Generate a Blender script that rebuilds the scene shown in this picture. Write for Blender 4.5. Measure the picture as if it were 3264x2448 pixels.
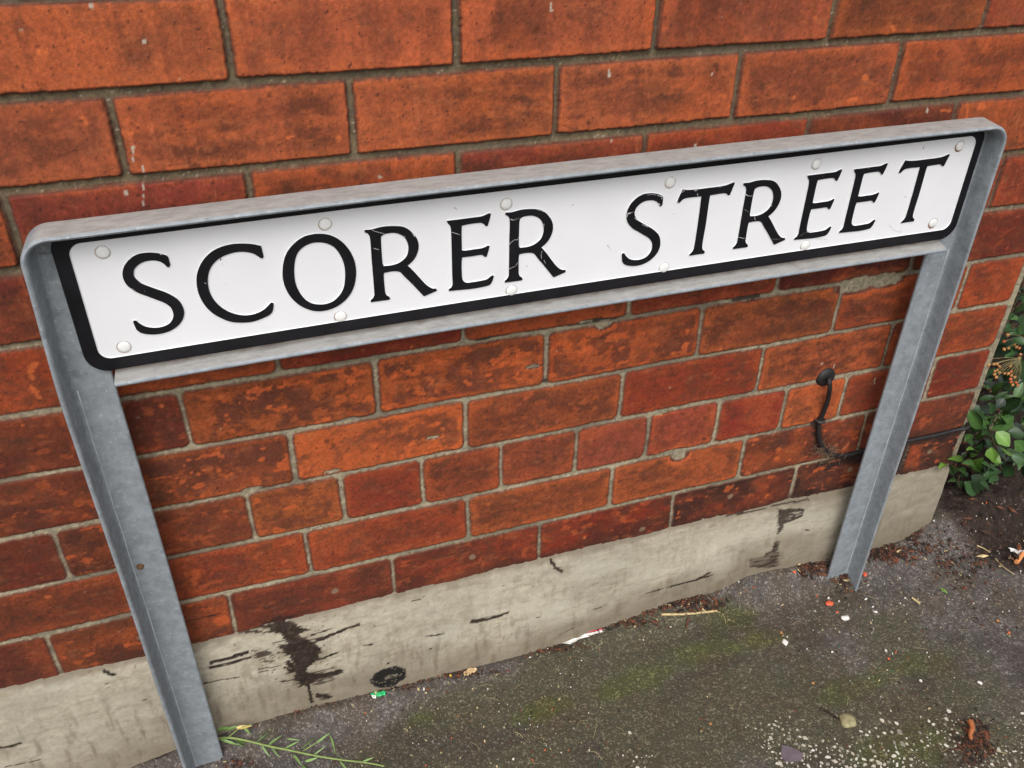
import bpy, bmesh, math, random
import numpy as np
from mathutils import Matrix, Vector
from mathutils.geometry import tessellate_polygon

for o in list(bpy.data.objects): bpy.data.objects.remove(o, do_unlink=True)
scene = bpy.context.scene
COL = scene.collection
rnd = random.Random(7)

# ------------------------------------------------------------------ camera
# world: x along the wall, y into the wall (wall face is y = 0), z up; z = 0 is the top of the rendered plinth
CAM = np.array([0.09735, -0.90429, 0.97960])
ROT = np.array([[0.9475783, -0.3192821, 0.0124227],
                [-0.1670286, -0.5281085, -0.8325881],
                [0.2723910, 0.7868674, -0.5537534]])
FPX = 2760.0
cd = bpy.data.cameras.new('camera'); cam = bpy.data.objects.new('camera', cd); COL.objects.link(cam)
cd.sensor_width = 36.0; cd.lens = FPX / 3264 * 36.0; cd.clip_start = 0.02; cd.clip_end = 500
cam.matrix_world = Matrix(((ROT[0][0], -ROT[1][0], -ROT[2][0], CAM[0]),
                           (ROT[0][1], -ROT[1][1], -ROT[2][1], CAM[1]),
                           (ROT[0][2], -ROT[1][2], -ROT[2][2], CAM[2]), (0, 0, 0, 1)))
scene.camera = cam

# ------------------------------------------------------------------ light: flat overcast day
SUN_EL, SUN_AZ = math.radians(50), math.radians(200)       # high, from the street side
world = bpy.data.worlds.new("World"); scene.world = world; world.use_nodes = True
wn = world.node_tree; wn.nodes.clear()
wo = wn.nodes.new('ShaderNodeOutputWorld'); wb = wn.nodes.new('ShaderNodeBackground')
sk = wn.nodes.new('ShaderNodeTexSky'); sk.sky_type = 'NISHITA'; sk.sun_disc = False
sk.sun_elevation = SUN_EL; sk.sun_rotation = SUN_AZ; sk.dust_density = 4.0; sk.air_density = 1.0
hs = wn.nodes.new('ShaderNodeHueSaturation'); hs.inputs['Saturation'].default_value = 0.22
wn.links.new(sk.outputs[0], hs.inputs['Color']); wn.links.new(hs.outputs[0], wb.inputs[0])
wb.inputs[1].default_value = 0.15
wn.links.new(wb.outputs[0], wo.inputs[0])
sl = bpy.data.lights.new('sun', 'SUN'); sl.energy = 0.75; sl.angle = math.radians(50); sl.color = (1.0, 0.97, 0.93)
so = bpy.data.objects.new('sun', sl); COL.objects.link(so)
sdir = Vector((math.sin(SUN_AZ) * math.cos(SUN_EL), math.cos(SUN_AZ) * math.cos(SUN_EL), math.sin(SUN_EL)))
so.rotation_euler = sdir.to_track_quat('Z', 'Y').to_euler()
so.location = (0, -2, 4)
scene.view_settings.view_transform = 'Standard'; scene.view_settings.look = 'None'
scene.view_settings.exposure = 0.43; scene.view_settings.gamma = 1.0
scene.render.engine = 'CYCLES'

# ------------------------------------------------------------------ helpers
def s2l(c):
    c = np.asarray(c, float) / 255.0
    return np.where(c <= 0.04045, c / 12.92, ((c + 0.055) / 1.055) ** 2.4)
def ray(u, v):
    return ROT.T @ np.array([(u - 1632) / FPX, (v - 1224) / FPX, 1.0])
def at_y(u, v, y):
    d = ray(u, v); return CAM + d * (y - CAM[1]) / d[1]
def at_z(u, v, z):
    d = ray(u, v); return CAM + d * (z - CAM[2]) / d[2]
def hsh(i, j, seed):
    n = (i.astype(np.int64) * 374761393 + j.astype(np.int64) * 668265263 + seed * 1442695041) & 0x7fffffff
    n = ((n ^ (n >> 13)) * 1274126177) & 0x7fffffff
    n = (n ^ (n >> 16)) & 0x7fffffff
    return n / float(0x7fffffff)
def vn(x, y, seed=0):
    xi = np.floor(x); yi = np.floor(y); fx = x - xi; fy = y - yi
    fx = fx * fx * (3 - 2 * fx); fy = fy * fy * (3 - 2 * fy)
    a = hsh(xi, yi, seed); b = hsh(xi + 1, yi, seed); c = hsh(xi, yi + 1, seed); d = hsh(xi + 1, yi + 1, seed)
    return (a + (b - a) * fx) * (1 - fy) + (c + (d - c) * fx) * fy
def fbm(x, y, oct=4, seed=0, gain=0.5):
    t = 0; a = 1.0; s = 0
    for k in range(oct):
        t = t + a * vn(x + 17.3 * k, y - 9.1 * k, seed + 31 * k); s += a; a *= gain; x = x * 2.03; y = y * 2.03
    return t / s
def sst(a, b, x):
    t = np.clip((x - a) / (b - a), 0, 1); return t * t * (3 - 2 * t)
def mix(a, b, t):
    t = np.asarray(t)[..., None]; return a * (1 - t) + b * t
def spots(x, y, cell, seed, prob, rmin, rmax):
    """round-ish flecks, one at most per cell; returns 0..1 mask"""
    m = np.zeros_like(x); ci = np.floor(x / cell); cj = np.floor(y / cell)
    for di in (-1, 0, 1):
        for dj in (-1, 0, 1):
            i = ci + di; j = cj + dj
            on = hsh(i, j, seed) < prob
            px = (i + hsh(i, j, seed + 1)) * cell; py = (j + hsh(i, j, seed + 2)) * cell
            r = rmin + (rmax - rmin) * hsh(i, j, seed + 3) ** 2
            ax = 0.6 + hsh(i, j, seed + 4)
            d = np.sqrt(((x - px) * ax) ** 2 + (y - py) ** 2)
            m = np.maximum(m, on * sst(1.25, 0.75, d / r))
    return m
def strokes(x, y, items, seed=5, dry=0.0):
    """brush strokes: items = (points, width, dryness)"""
    m = np.zeros_like(x)
    jx = (fbm(x * 48, y * 420, 3, seed) - 0.5) * 1.5 + (fbm(x * 300, y * 300, 2, seed + 9) - .5) * .5
    for pts, w, dr in items:
        pts = np.array(pts); lo = pts.min(0) - 0.05; hi = pts.max(0) + 0.05
        sel = (x > lo[0]) & (x < hi[0]) & (y > lo[1]) & (y < hi[1])
        if not sel.any(): continue
        xs = x[sel]; ys = y[sel]; best = np.full(xs.shape, 9.0)
        for (ax, ay), (bx, by) in zip(pts[:-1], pts[1:]):
            L = (bx - ax) ** 2 + (by - ay) ** 2 + 1e-12
            t = np.clip(((xs - ax) * (bx - ax) + (ys - ay) * (by - ay)) / L, 0, 1)
            best = np.minimum(best, np.hypot(xs - ax - t * (bx - ax), ys - ay - t * (by - ay)))
        d = best / (w * 0.5) + jx[sel] * 1.1
        v = sst(1.12, 0.8, d)
        if dr > 0: v = v * sst(dr - 0.12, dr + 0.08, fbm(xs * 45, ys * 420, 2, seed + 3) * 0.8 + 0.2)
        m[sel] = np.maximum(m[sel], v)
    return m

def polymask(x, y, pts, fray=.004, seed=1):
    """filled ragged patch with a brushed edge: 1 inside, 0 outside"""
    pts = np.array(pts); lo = pts.min(0) - .03; hi = pts.max(0) + .03; m = np.zeros_like(x)
    sel = (x > lo[0]) & (x < hi[0]) & (y > lo[1]) & (y < hi[1]); xs = x[sel]; ys = y[sel]
    xs = xs + (fbm(xs * 40, ys * 500, 3, seed) - .5) * fray * 3.2 + (fbm(xs * 220, ys * 220, 2, seed + 2) - .5) * fray
    ys = ys + (fbm(xs * 120, ys * 160, 2, seed + 1) - .5) * fray
    ins = np.zeros(xs.shape, bool); best = np.full(xs.shape, 9.0)
    for (ax, ay), (bx, by) in zip(pts, np.roll(pts, -1, 0)):
        c = ((ay > ys) != (by > ys)) & (xs < (bx - ax) * (ys - ay) / (by - ay + 1e-12) + ax); ins ^= c
        L = (bx - ax) ** 2 + (by - ay) ** 2 + 1e-12; t = np.clip(((xs - ax) * (bx - ax) + (ys - ay) * (by - ay)) / L, 0, 1)
        best = np.minimum(best, np.hypot(xs - ax - t * (bx - ax), ys - ay - t * (by - ay)))
    m[sel] = sst(-.0008, .0008, np.where(ins, best, -best)); return m

def link(o, parent=None, label=None, cat=None, group=None, kind=None):
    COL.objects.link(o)
    if parent: o.parent = parent
    if label: o['label'] = label
    if cat: o['category'] = cat
    if group: o['group'] = group
    if kind: o['kind'] = kind
    return o
def empty(name, loc, label, cat, group=None):
    e = bpy.data.objects.new(name, None); e.location = loc; e.empty_display_size = 0.03
    return link(e, None, label, cat, group)
def mesh_obj(name, verts, faces, mats, parent=None, fm=None, smooth=False, **kw):
    """verts are WORLD coordinates; parents are unrotated empties, so only the offset is removed"""
    verts = np.asarray(verts, float)
    if parent is not None:
        p = parent; off = np.zeros(3)
        while p is not None: off += np.array(p.location); p = p.parent
        verts = verts - off
        loc = None
    elif kw.get('origin') is not None:
        verts = verts - np.array(kw['origin'])
    me = bpy.data.meshes.new(name); me.from_pydata(verts.tolist(), [], [tuple(int(i) for i in f) for f in faces])
    for m in (mats if isinstance(mats, (list, tuple)) else [mats]): me.materials.append(m)
    if fm is not None: me.polygons.foreach_set('material_index', np.asarray(fm, np.int32))
    if smooth: me.polygons.foreach_set('use_smooth', [True] * len(me.polygons))
    me.update()
    o = bpy.data.objects.new(name, me)
    if parent is None and kw.get('origin') is not None: o.location = kw['origin']
    link(o, parent, kw.get('label'), kw.get('cat'), kw.get('group'), kw.get('kind'))
    return o
def grid_obj(name, P, rgb, mat, parent=None, smooth=True, keep=None, **kw):
    """P (n,m,3) world positions, rgb (n,m,3) linear colours -> one mesh with a colour attribute"""
    n, m, _ = P.shape
    idx = np.arange(n * m).reshape(n, m)
    q = np.stack([idx[:-1, :-1], idx[1:, :-1], idx[1:, 1:], idx[:-1, 1:]], -1).reshape(-1, 4)
    if kw.get('flip'): q = q[:, ::-1]
    if keep is not None: q = q[keep.reshape(-1)]
    me = bpy.data.meshes.new(name)
    off = np.zeros(3) if parent is None else np.array(parent.location)
    me.vertices.add(n * m); me.vertices.foreach_set('co', (P.reshape(-1, 3) - off).astype(np.float32).ravel())
    me.loops.add(len(q) * 4); me.loops.foreach_set('vertex_index', q.astype(np.int32).ravel())
    me.polygons.add(len(q)); me.polygons.foreach_set('loop_start', np.arange(0, len(q) * 4, 4, dtype=np.int32))
    me.polygons.foreach_set('loop_total', np.full(len(q), 4, np.int32))
    me.polygons.foreach_set('use_smooth', np.full(len(q), smooth))
    me.update(calc_edges=True); me.validate()
    at = me.color_attributes.new('tint', 'FLOAT_COLOR', 'POINT')
    rgba = np.ones((n * m, 4), np.float32); rgba[:, :3] = np.clip(rgb.reshape(-1, 3), 0, 1); at.data.foreach_set('color', rgba.ravel())
    me.materials.append(mat)
    o = bpy.data.objects.new(name, me)
    link(o, parent, kw.get('label'), kw.get('cat'), kw.get('group'), kw.get('kind'))
    return o

def new_mat(name):
    m = bpy.data.materials.new(name); m.use_nodes = True; nt = m.node_tree; b = nt.nodes['Principled BSDF']
    return m, nt, b
def N(nt, t, **kw):
    n = nt.nodes.new(t)
    for k, v in kw.items():
        if hasattr(n, k): setattr(n, k, v)
        else: n.inputs[k].default_value = v
    return n
def plain(name, rgb, rough=0.6, metal=0.0, nscale=60, namt=0.25, bump=0.1, bscale=300, spec=0.4, bdist=0.0006):
    """procedural material: base colour varied by noise, with a fine bump"""
    m, nt, b = new_mat(name); c = s2l(rgb)
    tc = N(nt, 'ShaderNodeTexCoord'); n1 = N(nt, 'ShaderNodeTexNoise', Scale=nscale, Detail=5.0)
    nt.links.new(tc.outputs['Object'], n1.inputs['Vector'])
    r = N(nt, 'ShaderNodeValToRGB'); e = r.color_ramp.elements
    e[0].position = 0.3; e[1].position = 0.7
    e[0].color = (*(np.clip(c * (1 - namt), 0, 1)), 1); e[1].color = (*(np.clip(c * (1 + namt), 0, 1)), 1)
    nt.links.new(n1.outputs['Fac'], r.inputs[0]); nt.links.new(r.outputs[0], b.inputs['Base Color'])
    n2 = N(nt, 'ShaderNodeTexNoise', Scale=bscale, Detail=3.0); nt.links.new(tc.outputs['Object'], n2.inputs['Vector'])
    bp = N(nt, 'ShaderNodeBump', Strength=bump, Distance=bdist); nt.links.new(n2.outputs['Fac'], bp.inputs['Height'])
    nt.links.new(bp.outputs[0], b.inputs['Normal'])
    b.inputs['Roughness'].default_value = rough; b.inputs['Metallic'].default_value = metal
    b.inputs['Specular IOR Level'].default_value = spec
    return m
def tinted(name, rough, grain_scale, grain, bump, bscale, spec=0.3, bdist=0.001, speck=None):
    """uses the mesh's 'tint' colours, times fine grain"""
    m, nt, b = new_mat(name)
    a = N(nt, 'ShaderNodeAttribute', attribute_name='tint'); tc = N(nt, 'ShaderNodeTexCoord')
    n1 = N(nt, 'ShaderNodeTexNoise', Scale=grain_scale, Detail=4.0, Roughness=0.65); nt.links.new(tc.outputs['Object'], n1.inputs['Vector'])
    mr = N(nt, 'ShaderNodeMapRange'); mr.inputs['From Min'].default_value = 0.25; mr.inputs['From Max'].default_value = 0.75
    mr.inputs['To Min'].default_value = 1 - grain; mr.inputs['To Max'].default_value = 1 + grain
    nt.links.new(n1.outputs['Fac'], mr.inputs['Value'])
    mu = N(nt, 'ShaderNodeVectorMath', operation='SCALE'); nt.links.new(a.outputs['Color'], mu.inputs[0]); nt.links.new(mr.outputs[0], mu.inputs['Scale'])
    last = mu.outputs[0]
    n2 = N(nt, 'ShaderNodeTexNoise', Scale=bscale, Detail=4.0, Roughness=0.6); nt.links.new(tc.outputs['Object'], n2.inputs['Vector'])
    h = n2.outputs['Fac']
    if speck:      # aggregate: voronoi chips of varied tone
        vs, amt, lo = speck
        v = N(nt, 'ShaderNodeTexVoronoi', Scale=vs); nt.links.new(tc.outputs['Object'], v.inputs['Vector'])
        r = N(nt, 'ShaderNodeValToRGB'); e = r.color_ramp.elements; e[0].position = 0.0; e[1].position = 1.0
        e[0].color = (lo, lo, lo, 1); e[1].color = (1 + amt, 1 + amt, 1 + amt, 1)
        sp = N(nt, 'ShaderNodeSeparateColor'); nt.links.new(v.outputs['Color'], sp.inputs[0]); 
        pw = N(nt, 'ShaderNodeMath', operation='POWER'); nt.links.new(sp.outputs[0], pw.inputs[0]); pw.inputs[1].default_value = 5.0
        mm = N(nt, 'ShaderNodeMapRange'); mm.inputs['To Min'].default_value = lo; mm.inputs['To Max'].default_value = 1 + amt
        nt.links.new(pw.outputs[0], mm.inputs['Value'])
        m2 = N(nt, 'ShaderNodeVectorMath', operation='SCALE'); nt.links.new(last, m2.inputs[0]); nt.links.new(mm.outputs[0], m2.inputs['Scale']); last = m2.outputs[0]
        ad = N(nt, 'ShaderNodeMath', operation='ADD'); mv = N(nt, 'ShaderNodeMath', operation='MULTIPLY'); mv.inputs[1].default_value = -0.9
        nt.links.new(v.outputs['Distance'], mv.inputs[0]); nt.links.new(mv.outputs[0], ad.inputs[0]); nt.links.new(h, ad.inputs[1]); h = ad.outputs[0]
    nt.links.new(last, b.inputs['Base Color'])
    bp = N(nt, 'ShaderNodeBump', Strength=bump, Distance=bdist); nt.links.new(h, bp.inputs['Height'])
    nt.links.new(bp.outputs[0], b.inputs['Normal']); b.inputs['Roughness'].default_value = rough
    b.inputs['Specular IOR Level'].default_value = spec
    return m

# ------------------------------------------------------------------ ground levels
def foot(x):        # level where the pavement meets the wall
    return np.interp(x, [-3, -.35, -.207, -.13, -.061, .09, .311, .494, .60, .687, .80, .853, .914, .987, 1.06, 1.136, 1.2, 1.25, 1.4, 3],
                     [-.24, -.232, -.222, -.203, -.196, -.190, -.199, -.203, -.186, -.170, -.167, -.146, -.144, -.155, -.164, -.168, -.158, -.128, -.12, -.12])
def ground_z(x, y):
    out = np.interp(x, [-3, -.1, 1.1, 3], [-.235, -.224, -.182, -.16])
    k = sst(0.0, -0.065, y)
    return foot(x) * (1 - k) + out * k

# ------------------------------------------------------------------ brick wall
brick_mat = tinted('weathered_brick', 0.84, 620, 0.26, 0.5, 800, spec=0.22, bdist=0.0006)
plinth_mat = tinted('cement_render', 0.9, 260, 0.07, 0.22, 420, spec=0.15, bdist=0.0008)
tar_mat = tinted('asphalt', 0.88, 500, 0.22, 0.75, 700, spec=0.25, bdist=0.0016, speck=(380, 1.25, .86))

P_, CZ = 0.2275, 0.084
XC = 1.262                                       # wall corner
H0 = {0: 0.003, 4: 0.003, 6: 0.003, 8: -0.002}
# authored tone of each brick: (row, index from joint x) -> (r,g,b, mottle, centre-dirt, soot)
def row_joints(r):
    if r == 2:
        mid = [-.173, -.062, .054, .173, .283, .396, .510, .624, .741, .858, .967, 1.052, 1.139]
        return np.array([-.173 - .1137 * k for k in range(20, 0, -1)] + mid + [1.2535])
    if r % 8 == 2:
        return np.arange(-40, 12) * .1137 + .056
    off = 0.003 if r % 2 == 0 else 0.118
    j = off + P_ * np.arange(-12, 6)
    j = j[j < 1.20]
    return np.append(j, 1.2535)
TONE = {
 9: [(-.0, (176, 86, 50), .1, .5, 0), (.2, (186, 88, 56), .05, .35, 0), (.45, (184, 86, 54), .1, .6, 0), (.7, (168, 76, 50), .2, .6, .1), (.9, (165, 78, 42), .1, .5, .1), (1.1, (150, 62, 42), .1, .5, 0)],
 8: [(-.1, (165, 80, 52), .1, .6, .1), (.1, (170, 82, 50), .1, .8, 0), (.33, (172, 84, 50), .3, .7, 0), (.56, (176, 86, 54), .1, .6, 0), (.8, (170, 80, 50), .1, .5, 0), (1.0, (168, 76, 44), .1, .5, 0)],
 7: [(-.2, (170, 76, 44), .1, .6, 0), (0, (146, 60, 46), .1, .5, 0), (.23, (164, 74, 44), .1, .7, 0), (.45, (148, 62, 44), .1, .8, .1), (.68, (150, 60, 40), .1, .6, 0), (.9, (122, 50, 36), .1, .5, .2), (1.1, (176, 82, 48), .4, .3, 0)],
 6: [(-.1, (136, 54, 40), .2, .6, .1), (1.05, (140, 52, 38), .2, .5, 0), (1.2, (152, 60, 40), .2, .4, 0)],
 5: [(-.2, (160, 64, 38), .1, .3, 0), (0, (172, 76, 44), .2, .3, 0), (.23, (138, 52, 36), .1, .5, 0), (.45, (168, 72, 42), .1, .4, 0), (.68, (150, 60, 40), .2, .5, 0), (.9, (118, 46, 36), .2, .5, .2), (1.1, (128, 48, 35), .2, .5, .1)],
 4: [(-.15, (128, 54, 38), .3, .5, .1), (-.02, (118, 52, 36), .35, .5, .1), (.12, (160, 74, 40), .95, .4, .1), (.34, (174, 78, 42), .85, .3, 0), (.57, (168, 74, 42), .8, .3, 0), (.8, (156, 76, 44), .2, .8, 0), (1.02, (160, 70, 42), .2, .8, 0), (1.2, (166, 68, 40), .3, .4, 0)],
 3: [(-.2, (132, 56, 38), .4, .5, .1), (0, (150, 68, 38), .85, .4, .1), (.23, (204, 94, 50), .6, .15, 0), (.45, (154, 72, 44), .35, .6, 0), (.68, (150, 60, 38), .05, .3, 0), (.9, (172, 80, 48), .3, .7, 0), (1.15, (166, 72, 42), .15, .5, 0)],
 2: [(-.23, (126, 52, 38), .1, .4, .1), (-.12, (124, 54, 38), .6, .5, .2), (0, (138, 62, 40), .35, .5, .1), (.11, (168, 84, 46), .6, .4, .1), (.23, (150, 60, 40), .05, .3, 0), (.34, (156, 70, 44), .15, .6, 0), (.45, (158, 72, 48), .15, .4, 0), (.57, (158, 72, 52), .05, .2, 0), (.68, (162, 70, 50), .2, .3, 0), (.8, (150, 56, 40), .05, .2, 0), (.91, (196, 92, 52), .15, .3, 0), (1.0, (150, 62, 40), .1, .4, 0), (1.1, (140, 56, 38), .1, .4, 0), (1.2, (134, 50, 36), .1, .4, 0)],
 1: [(-.2, (154, 68, 42), .2, .5, 0), (.0, (158, 64, 40), .45, .5, 0), (.23, (154, 64, 40), .15, .4, 0), (.45, (170, 80, 46), .1, .5, 0), (.68, (172, 82, 48), .25, .6, 0), (.9, (156, 66, 42), .6, .5, .25), (1.1, (136, 60, 42), .25, .5, .3), (1.2, (140, 56, 38), .1, .5, .1)],
 0: [(-.3, (136, 60, 42), .1, .5, .1), (-.1, (154, 68, 40), .7, .5, .2), (.1, (148, 62, 42), .1, .5, .2), (.34, (142, 56, 38), .25, .5, .25), (.57, (142, 50, 34), .25, .5, .35), (.8, (124, 50, 36), .45, .5, .5), (1.02, (92, 44, 36), .55, .5, .85), (1.2, (180, 74, 44), .6, .3, .6)]}
def tone(r, xc):
    rng = random.Random(r * 977 + int(round(xc * 1000)))
    if r in TONE:
        t = min(TONE[r], key=lambda q: abs(q[0] - xc))
        if abs(t[0] - xc) < 0.14:
            m_ = (156, 68, 43); return (tuple(m_[i] + (t[1][i] - m_[i]) * 1.28 for i in range(3)), t[2], min(1, t[3] * 1.15), t[4])
    base = rng.choice([(150, 64, 40), (168, 78, 46), (140, 56, 38), (180, 86, 52), (158, 70, 44)])
    return (base, rng.random() * .5, .3 + rng.random() * .5, rng.random() * .15)

xs = np.concatenate([np.arange(-2.6, -.5, .012), np.arange(-.5, XC, .0018), [XC]])
zs = np.concatenate([np.arange(-0.004, .86, .0018), np.arange(.86, 1.2, .006), np.arange(1.2, 2.6, .012)])
X, Z = np.meshgrid(xs, zs, indexing='ij')
wob = (fbm(X * 6, Z * 6, 2, 3) - .5) * 0.0035
Zr = Z + wob - np.interp(X, [-.3, 0, .5, .9, 1.2], [0.001, .003, .002, .001, -.001]) * np.interp(Z, [0, .1, .2], [1, .3, 0])
row = np.floor((Zr + 0.0045) / CZ).astype(int); row = np.clip(row, 0, 40)
sd = np.full(X.shape, -0.01)                      # >0 outside the brick, <0 inside
bw = np.zeros(X.shape); lx = np.zeros(X.shape); lz = np.zeros(X.shape)
base = np.zeros(X.shape + (3,)); pm = np.zeros(X.shape); pd = np.zeros(X.shape); pk = np.zeros(X.shape); pid = np.zeros(X.shape)
for r in range(row.max() + 1):
    J = row_joints(r); R_ = row == r
    if not R_.any(): continue
    xr = X[R_] + (fbm(Z[R_] * 14, X[R_] * 3, 2, 11 + r) - .5) * .004
    k = np.clip(np.searchsorted(J, xr) - 1, 0, len(J) - 2)
    x0 = J[k]; x1 = J[k + 1]; upper = 1.0 if r >= 6 else 0.0
    jv = 0.0037 if r >= 5 else 0.0034
    jh = 0.0047 if r >= 6 else 0.0041
    rng = np.random.RandomState(100 + r); n = len(J)
    hL = jv * (0.75 + .5 * rng.rand(n)); hB = jh * (0.85 + .35 * rng.rand(n)); hT = jh * (0.85 + .35 * rng.rand(n)); tilt = (rng.rand(n) - .5) * .012
    zb = r * CZ + (0.0 if r else .0); zt = zb + CZ
    zz = Zr[R_] + tilt[k] * (xr - (x0 + x1) / 2)
    cx = (x0 + x1) / 2; hx = (x1 - x0) / 2 - hL[k]
    bot = zb + hB[k] - .0045; top = zt - hT[k] - .0045
    if r == 0: bot = bot * 0 - 0.02
    cz = (bot + top) / 2; hz = (top - bot) / 2
    rc = 0.003 if r >= 6 else 0.007
    qx = np.abs(xr - cx) - hx + rc; qz = np.abs(zz - cz) - hz + rc
    d = np.hypot(np.maximum(qx, 0), np.maximum(qz, 0)) + np.minimum(np.maximum(qx, qz), 0) - rc
    sd[R_] = d; lx[R_] = (xr - cx) / hx; lz[R_] = (zz - cz) / hz; bw[R_] = hx
    T = [tone(r, float((J[i] + J[i + 1]) / 2)) for i in range(n - 1)]
    base[R_] = np.array([t[0] for t in T], float)[k]; pm[R_] = np.array([t[1] for t in T])[k]
    pd[R_] = np.array([t[2] for t in T])[k]; pk[R_] = np.array([t[3] for t in T])[k]; pid[R_] = k + r * 37.0
upper = sst(.46, .56, Z)
sd = sd + (fbm(X * 260, Z * 260, 2, 21) - .5) * (.0022 - .0004 * upper) + (fbm(X * 55, Z * 55, 2, 22) - .5) * .0014 * (1 - .4 * upper)
# bitten brick edges filled with mortar: (u, v, radius px along x, along z)
BITE = [(2735, 908, 62, 20), (2825, 893, 50, 17), (2166, 1450, 25, 17), (2140, 1443, 40, 7), (1115, 1338, 26, 7), (1292, 1310, 24, 5), (1925, 1033, 26, 13), (1890, 1026, 40, 7), (805, 1560, 28, 6), (2105, 1317, 30, 6), (1060, 1503, 22, 5), (2690, 1333, 10, 6), (1380, 1395, 18, 5), (1700, 1170, 22, 5)]
halob = np.zeros(X.shape)
for u, v, ru, rv in BITE:
    w = at_y(u, v, 0); dist = np.linalg.norm(w - CAM); a = ru * dist / FPX; b = rv * dist / FPX * 1.15
    e = np.hypot((X - w[0]) / a, (Z - w[2] - 0.0) / b)
    halob = np.maximum(halob, sst(2.3, 1.7, e + (fbm(X * 90, Z * 90, 2, 78) - .5) * .8))
    sd = np.maximum(sd, sst(1.25, .7, e + (fbm(X * 120, Z * 120, 2, 77) - .5) * .6) * .006 - .003 * (e > 1.4) - 1.0 * (e > 2.2))
isb = sst(.0007, -.0007, sd)                     # 1 on brick
inner = -sd
# relief
rec = 0.0022 + .0042 * upper
rec = rec * (0.75 + .5 * fbm(X * 20, Z * 20, 2, 8))
roundoff = np.exp(-np.maximum(inner, 0) / .0010) * .0006
face = (fbm(X * 30 + pid, Z * 30, 3, 40) - .5) * .0010 + (hsh(pid, row * 1.0, 9) - .5) * .0016
isb_h = sst(.0012, -.0004, sd)
Y = face * isb_h + roundoff * isb_h + rec * (1 - isb_h) + (fbm(X * 300, Z * 300, 2, 41) - .5) * .0010 * (1 - isb_h)
# small broken hollows in the faces
chipm = spots(X, Z, .045, 60, .22, .0015, .006) * isb * (fbm(X * 200, Z * 200, 2, 5) > .42)
Y = Y + chipm * .0012
# colour
F = fbm
px_, pz_ = X + pid * 1.7, Z + pid * .9
cB = base * (1 + .14 * (F(px_ * 16, pz_ * 22, 4, 50)[..., None] - .5) + .10 * (F(px_ * 140, pz_ * 140, 2, 51)[..., None] - .5))
orange = np.array([194, 94, 52.]); dark = np.array([104, 54, 40.]); soot = np.array([48, 32, 30.])
upv = (row >= 9) * 1.0
streak = F(px_ * (20 + 14 * upv), pz_ * (14 + 56 * (1 - upv)), 5, 52, .62)
grain = F(px_ * 90, pz_ * 110, 3, 53)
warm_edge = np.exp(-np.maximum(inner - .001, 0) / (.006 + .006 * F(px_ * 30, pz_ * 30, 2, 54)))
cen = sst(.003, .018, inner) * sst(.34, .60, streak * .72 + grain * .28) * pd
cB = mix(cB, np.array([102, 52, 37.]), np.clip(cen * .95, 0, 1))
smut = sst(.60, .74, F(px_ * (40 - 24 * upv), pz_ * (24 + 50 * (1 - upv)), 5, 586, .66)) * (.25 + pd); cB = mix(cB, np.array([70, 42, 34.]), np.clip(smut, 0, 1) * .55)
cB = mix(cB, orange, np.clip(warm_edge * (.42 + .2 * upper) * sst(.3, .6, F(px_ * 22, pz_ * 22, 3, 55)) * (1 - .8 * np.clip(pk, 0, 1)), 0, 1))
mo = F(px_ * 70, pz_ * 85, 5, 56, .68)
mo = .5 + (mo - .5) * .85 + (F(px_ * 20, pz_ * 24, 3, 58) - .5) * .55 + (F(px_ * 7, pz_ * 9, 2, 588) - .5) * .5
mD = sst(.47, .60, mo) * sst(.004, .009, inner) * np.clip(pm * 1.25, 0, 1)
mO = sst(.50, .40, mo) * np.clip(pm * 1.1, 0, 1)
cB = mix(cB, orange * .93, mO * .75); cB = mix(cB, dark * (.9 + .4 * grain[..., None]), mD * .85)
cB = mix(cB, np.array([208, 98, 54.]), np.clip(halob, 0, 1) * .75)
broad = sst(.56, .72, F(px_ * 9, pz_ * 16, 3, 585)) * sst(-.01, .004, inner); cB = mix(cB, np.array([198, 92, 52.]), broad * .45)
# soot
sn = F(px_ * 20, pz_ * 34, 4, 57)
cB = mix(cB, soot, np.clip(sst(.62, .40, sn + .0 * pk) * pk * 1.1 + pk * .9 * np.exp(-np.maximum(inner, 0) / .008), 0, .92))
flk = sst(.66, .70, F(px_ * 60, pz_ * 95, 3, 59)) * np.clip(pm * 1.3 + pk * .6, 0, 1) * (1 - upper * .6)
cB = mix(cB, np.array([214, 98, 52.]), flk * .85)
# vertical kiln bands on the pressed bricks of the top rows
band = sst(.44, .60, F(px_ * 13, pz_ * .7, 2, 61)) * upper
cB = mix(cB, np.array([200, 98, 64.]), band * .38 * (row >= 8))
streakv = sst(.56, .78, F(px_ * 110, pz_ * 7, 2, 62)) * upper
cB = mix(cB, np.array([110, 54, 40.]), streakv * .22)
# pores, scuffs, drips
pit = spots(X, Z, .009, 71, .36, .0005, .0015) * isb; cB = mix(cB, np.array([66, 36, 32.]), pit * .7)
pit2 = spots(X, Z, .034, 73, .30, .001, .0035) * isb; cB = mix(cB, np.array([88, 46, 38.]), pit2 * .55 * sst(.4, .6, grain))
chp = spots(X, Z, .050, 75, .20, .0010, .0036) * isb; cB = mix(cB, np.array([226, 112, 62.]), chp * .8)
cB = mix(cB, np.array([112, 58, 42.]), chipm * .35)
scr = sst(.79, .83, vn(X * 520 + Z * 60, Z * 24, 80)) * sst(.5, .7, F(X * 12, Z * 12, 2, 81)); cB = mix(cB, np.array([205, 120, 80.]), scr * .30 * upper)
fine = F(px_ * 420, pz_ * 420, 2, 582); cB = cB * (1 + .34 * (fine[..., None] - .5))
grime = sst(.52, .74, F(px_ * 48, pz_ * 60, 4, 583, .7)); cB = mix(cB, np.array([98, 58, 44.]), grime * (.45 - .18 * upper))
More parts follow.
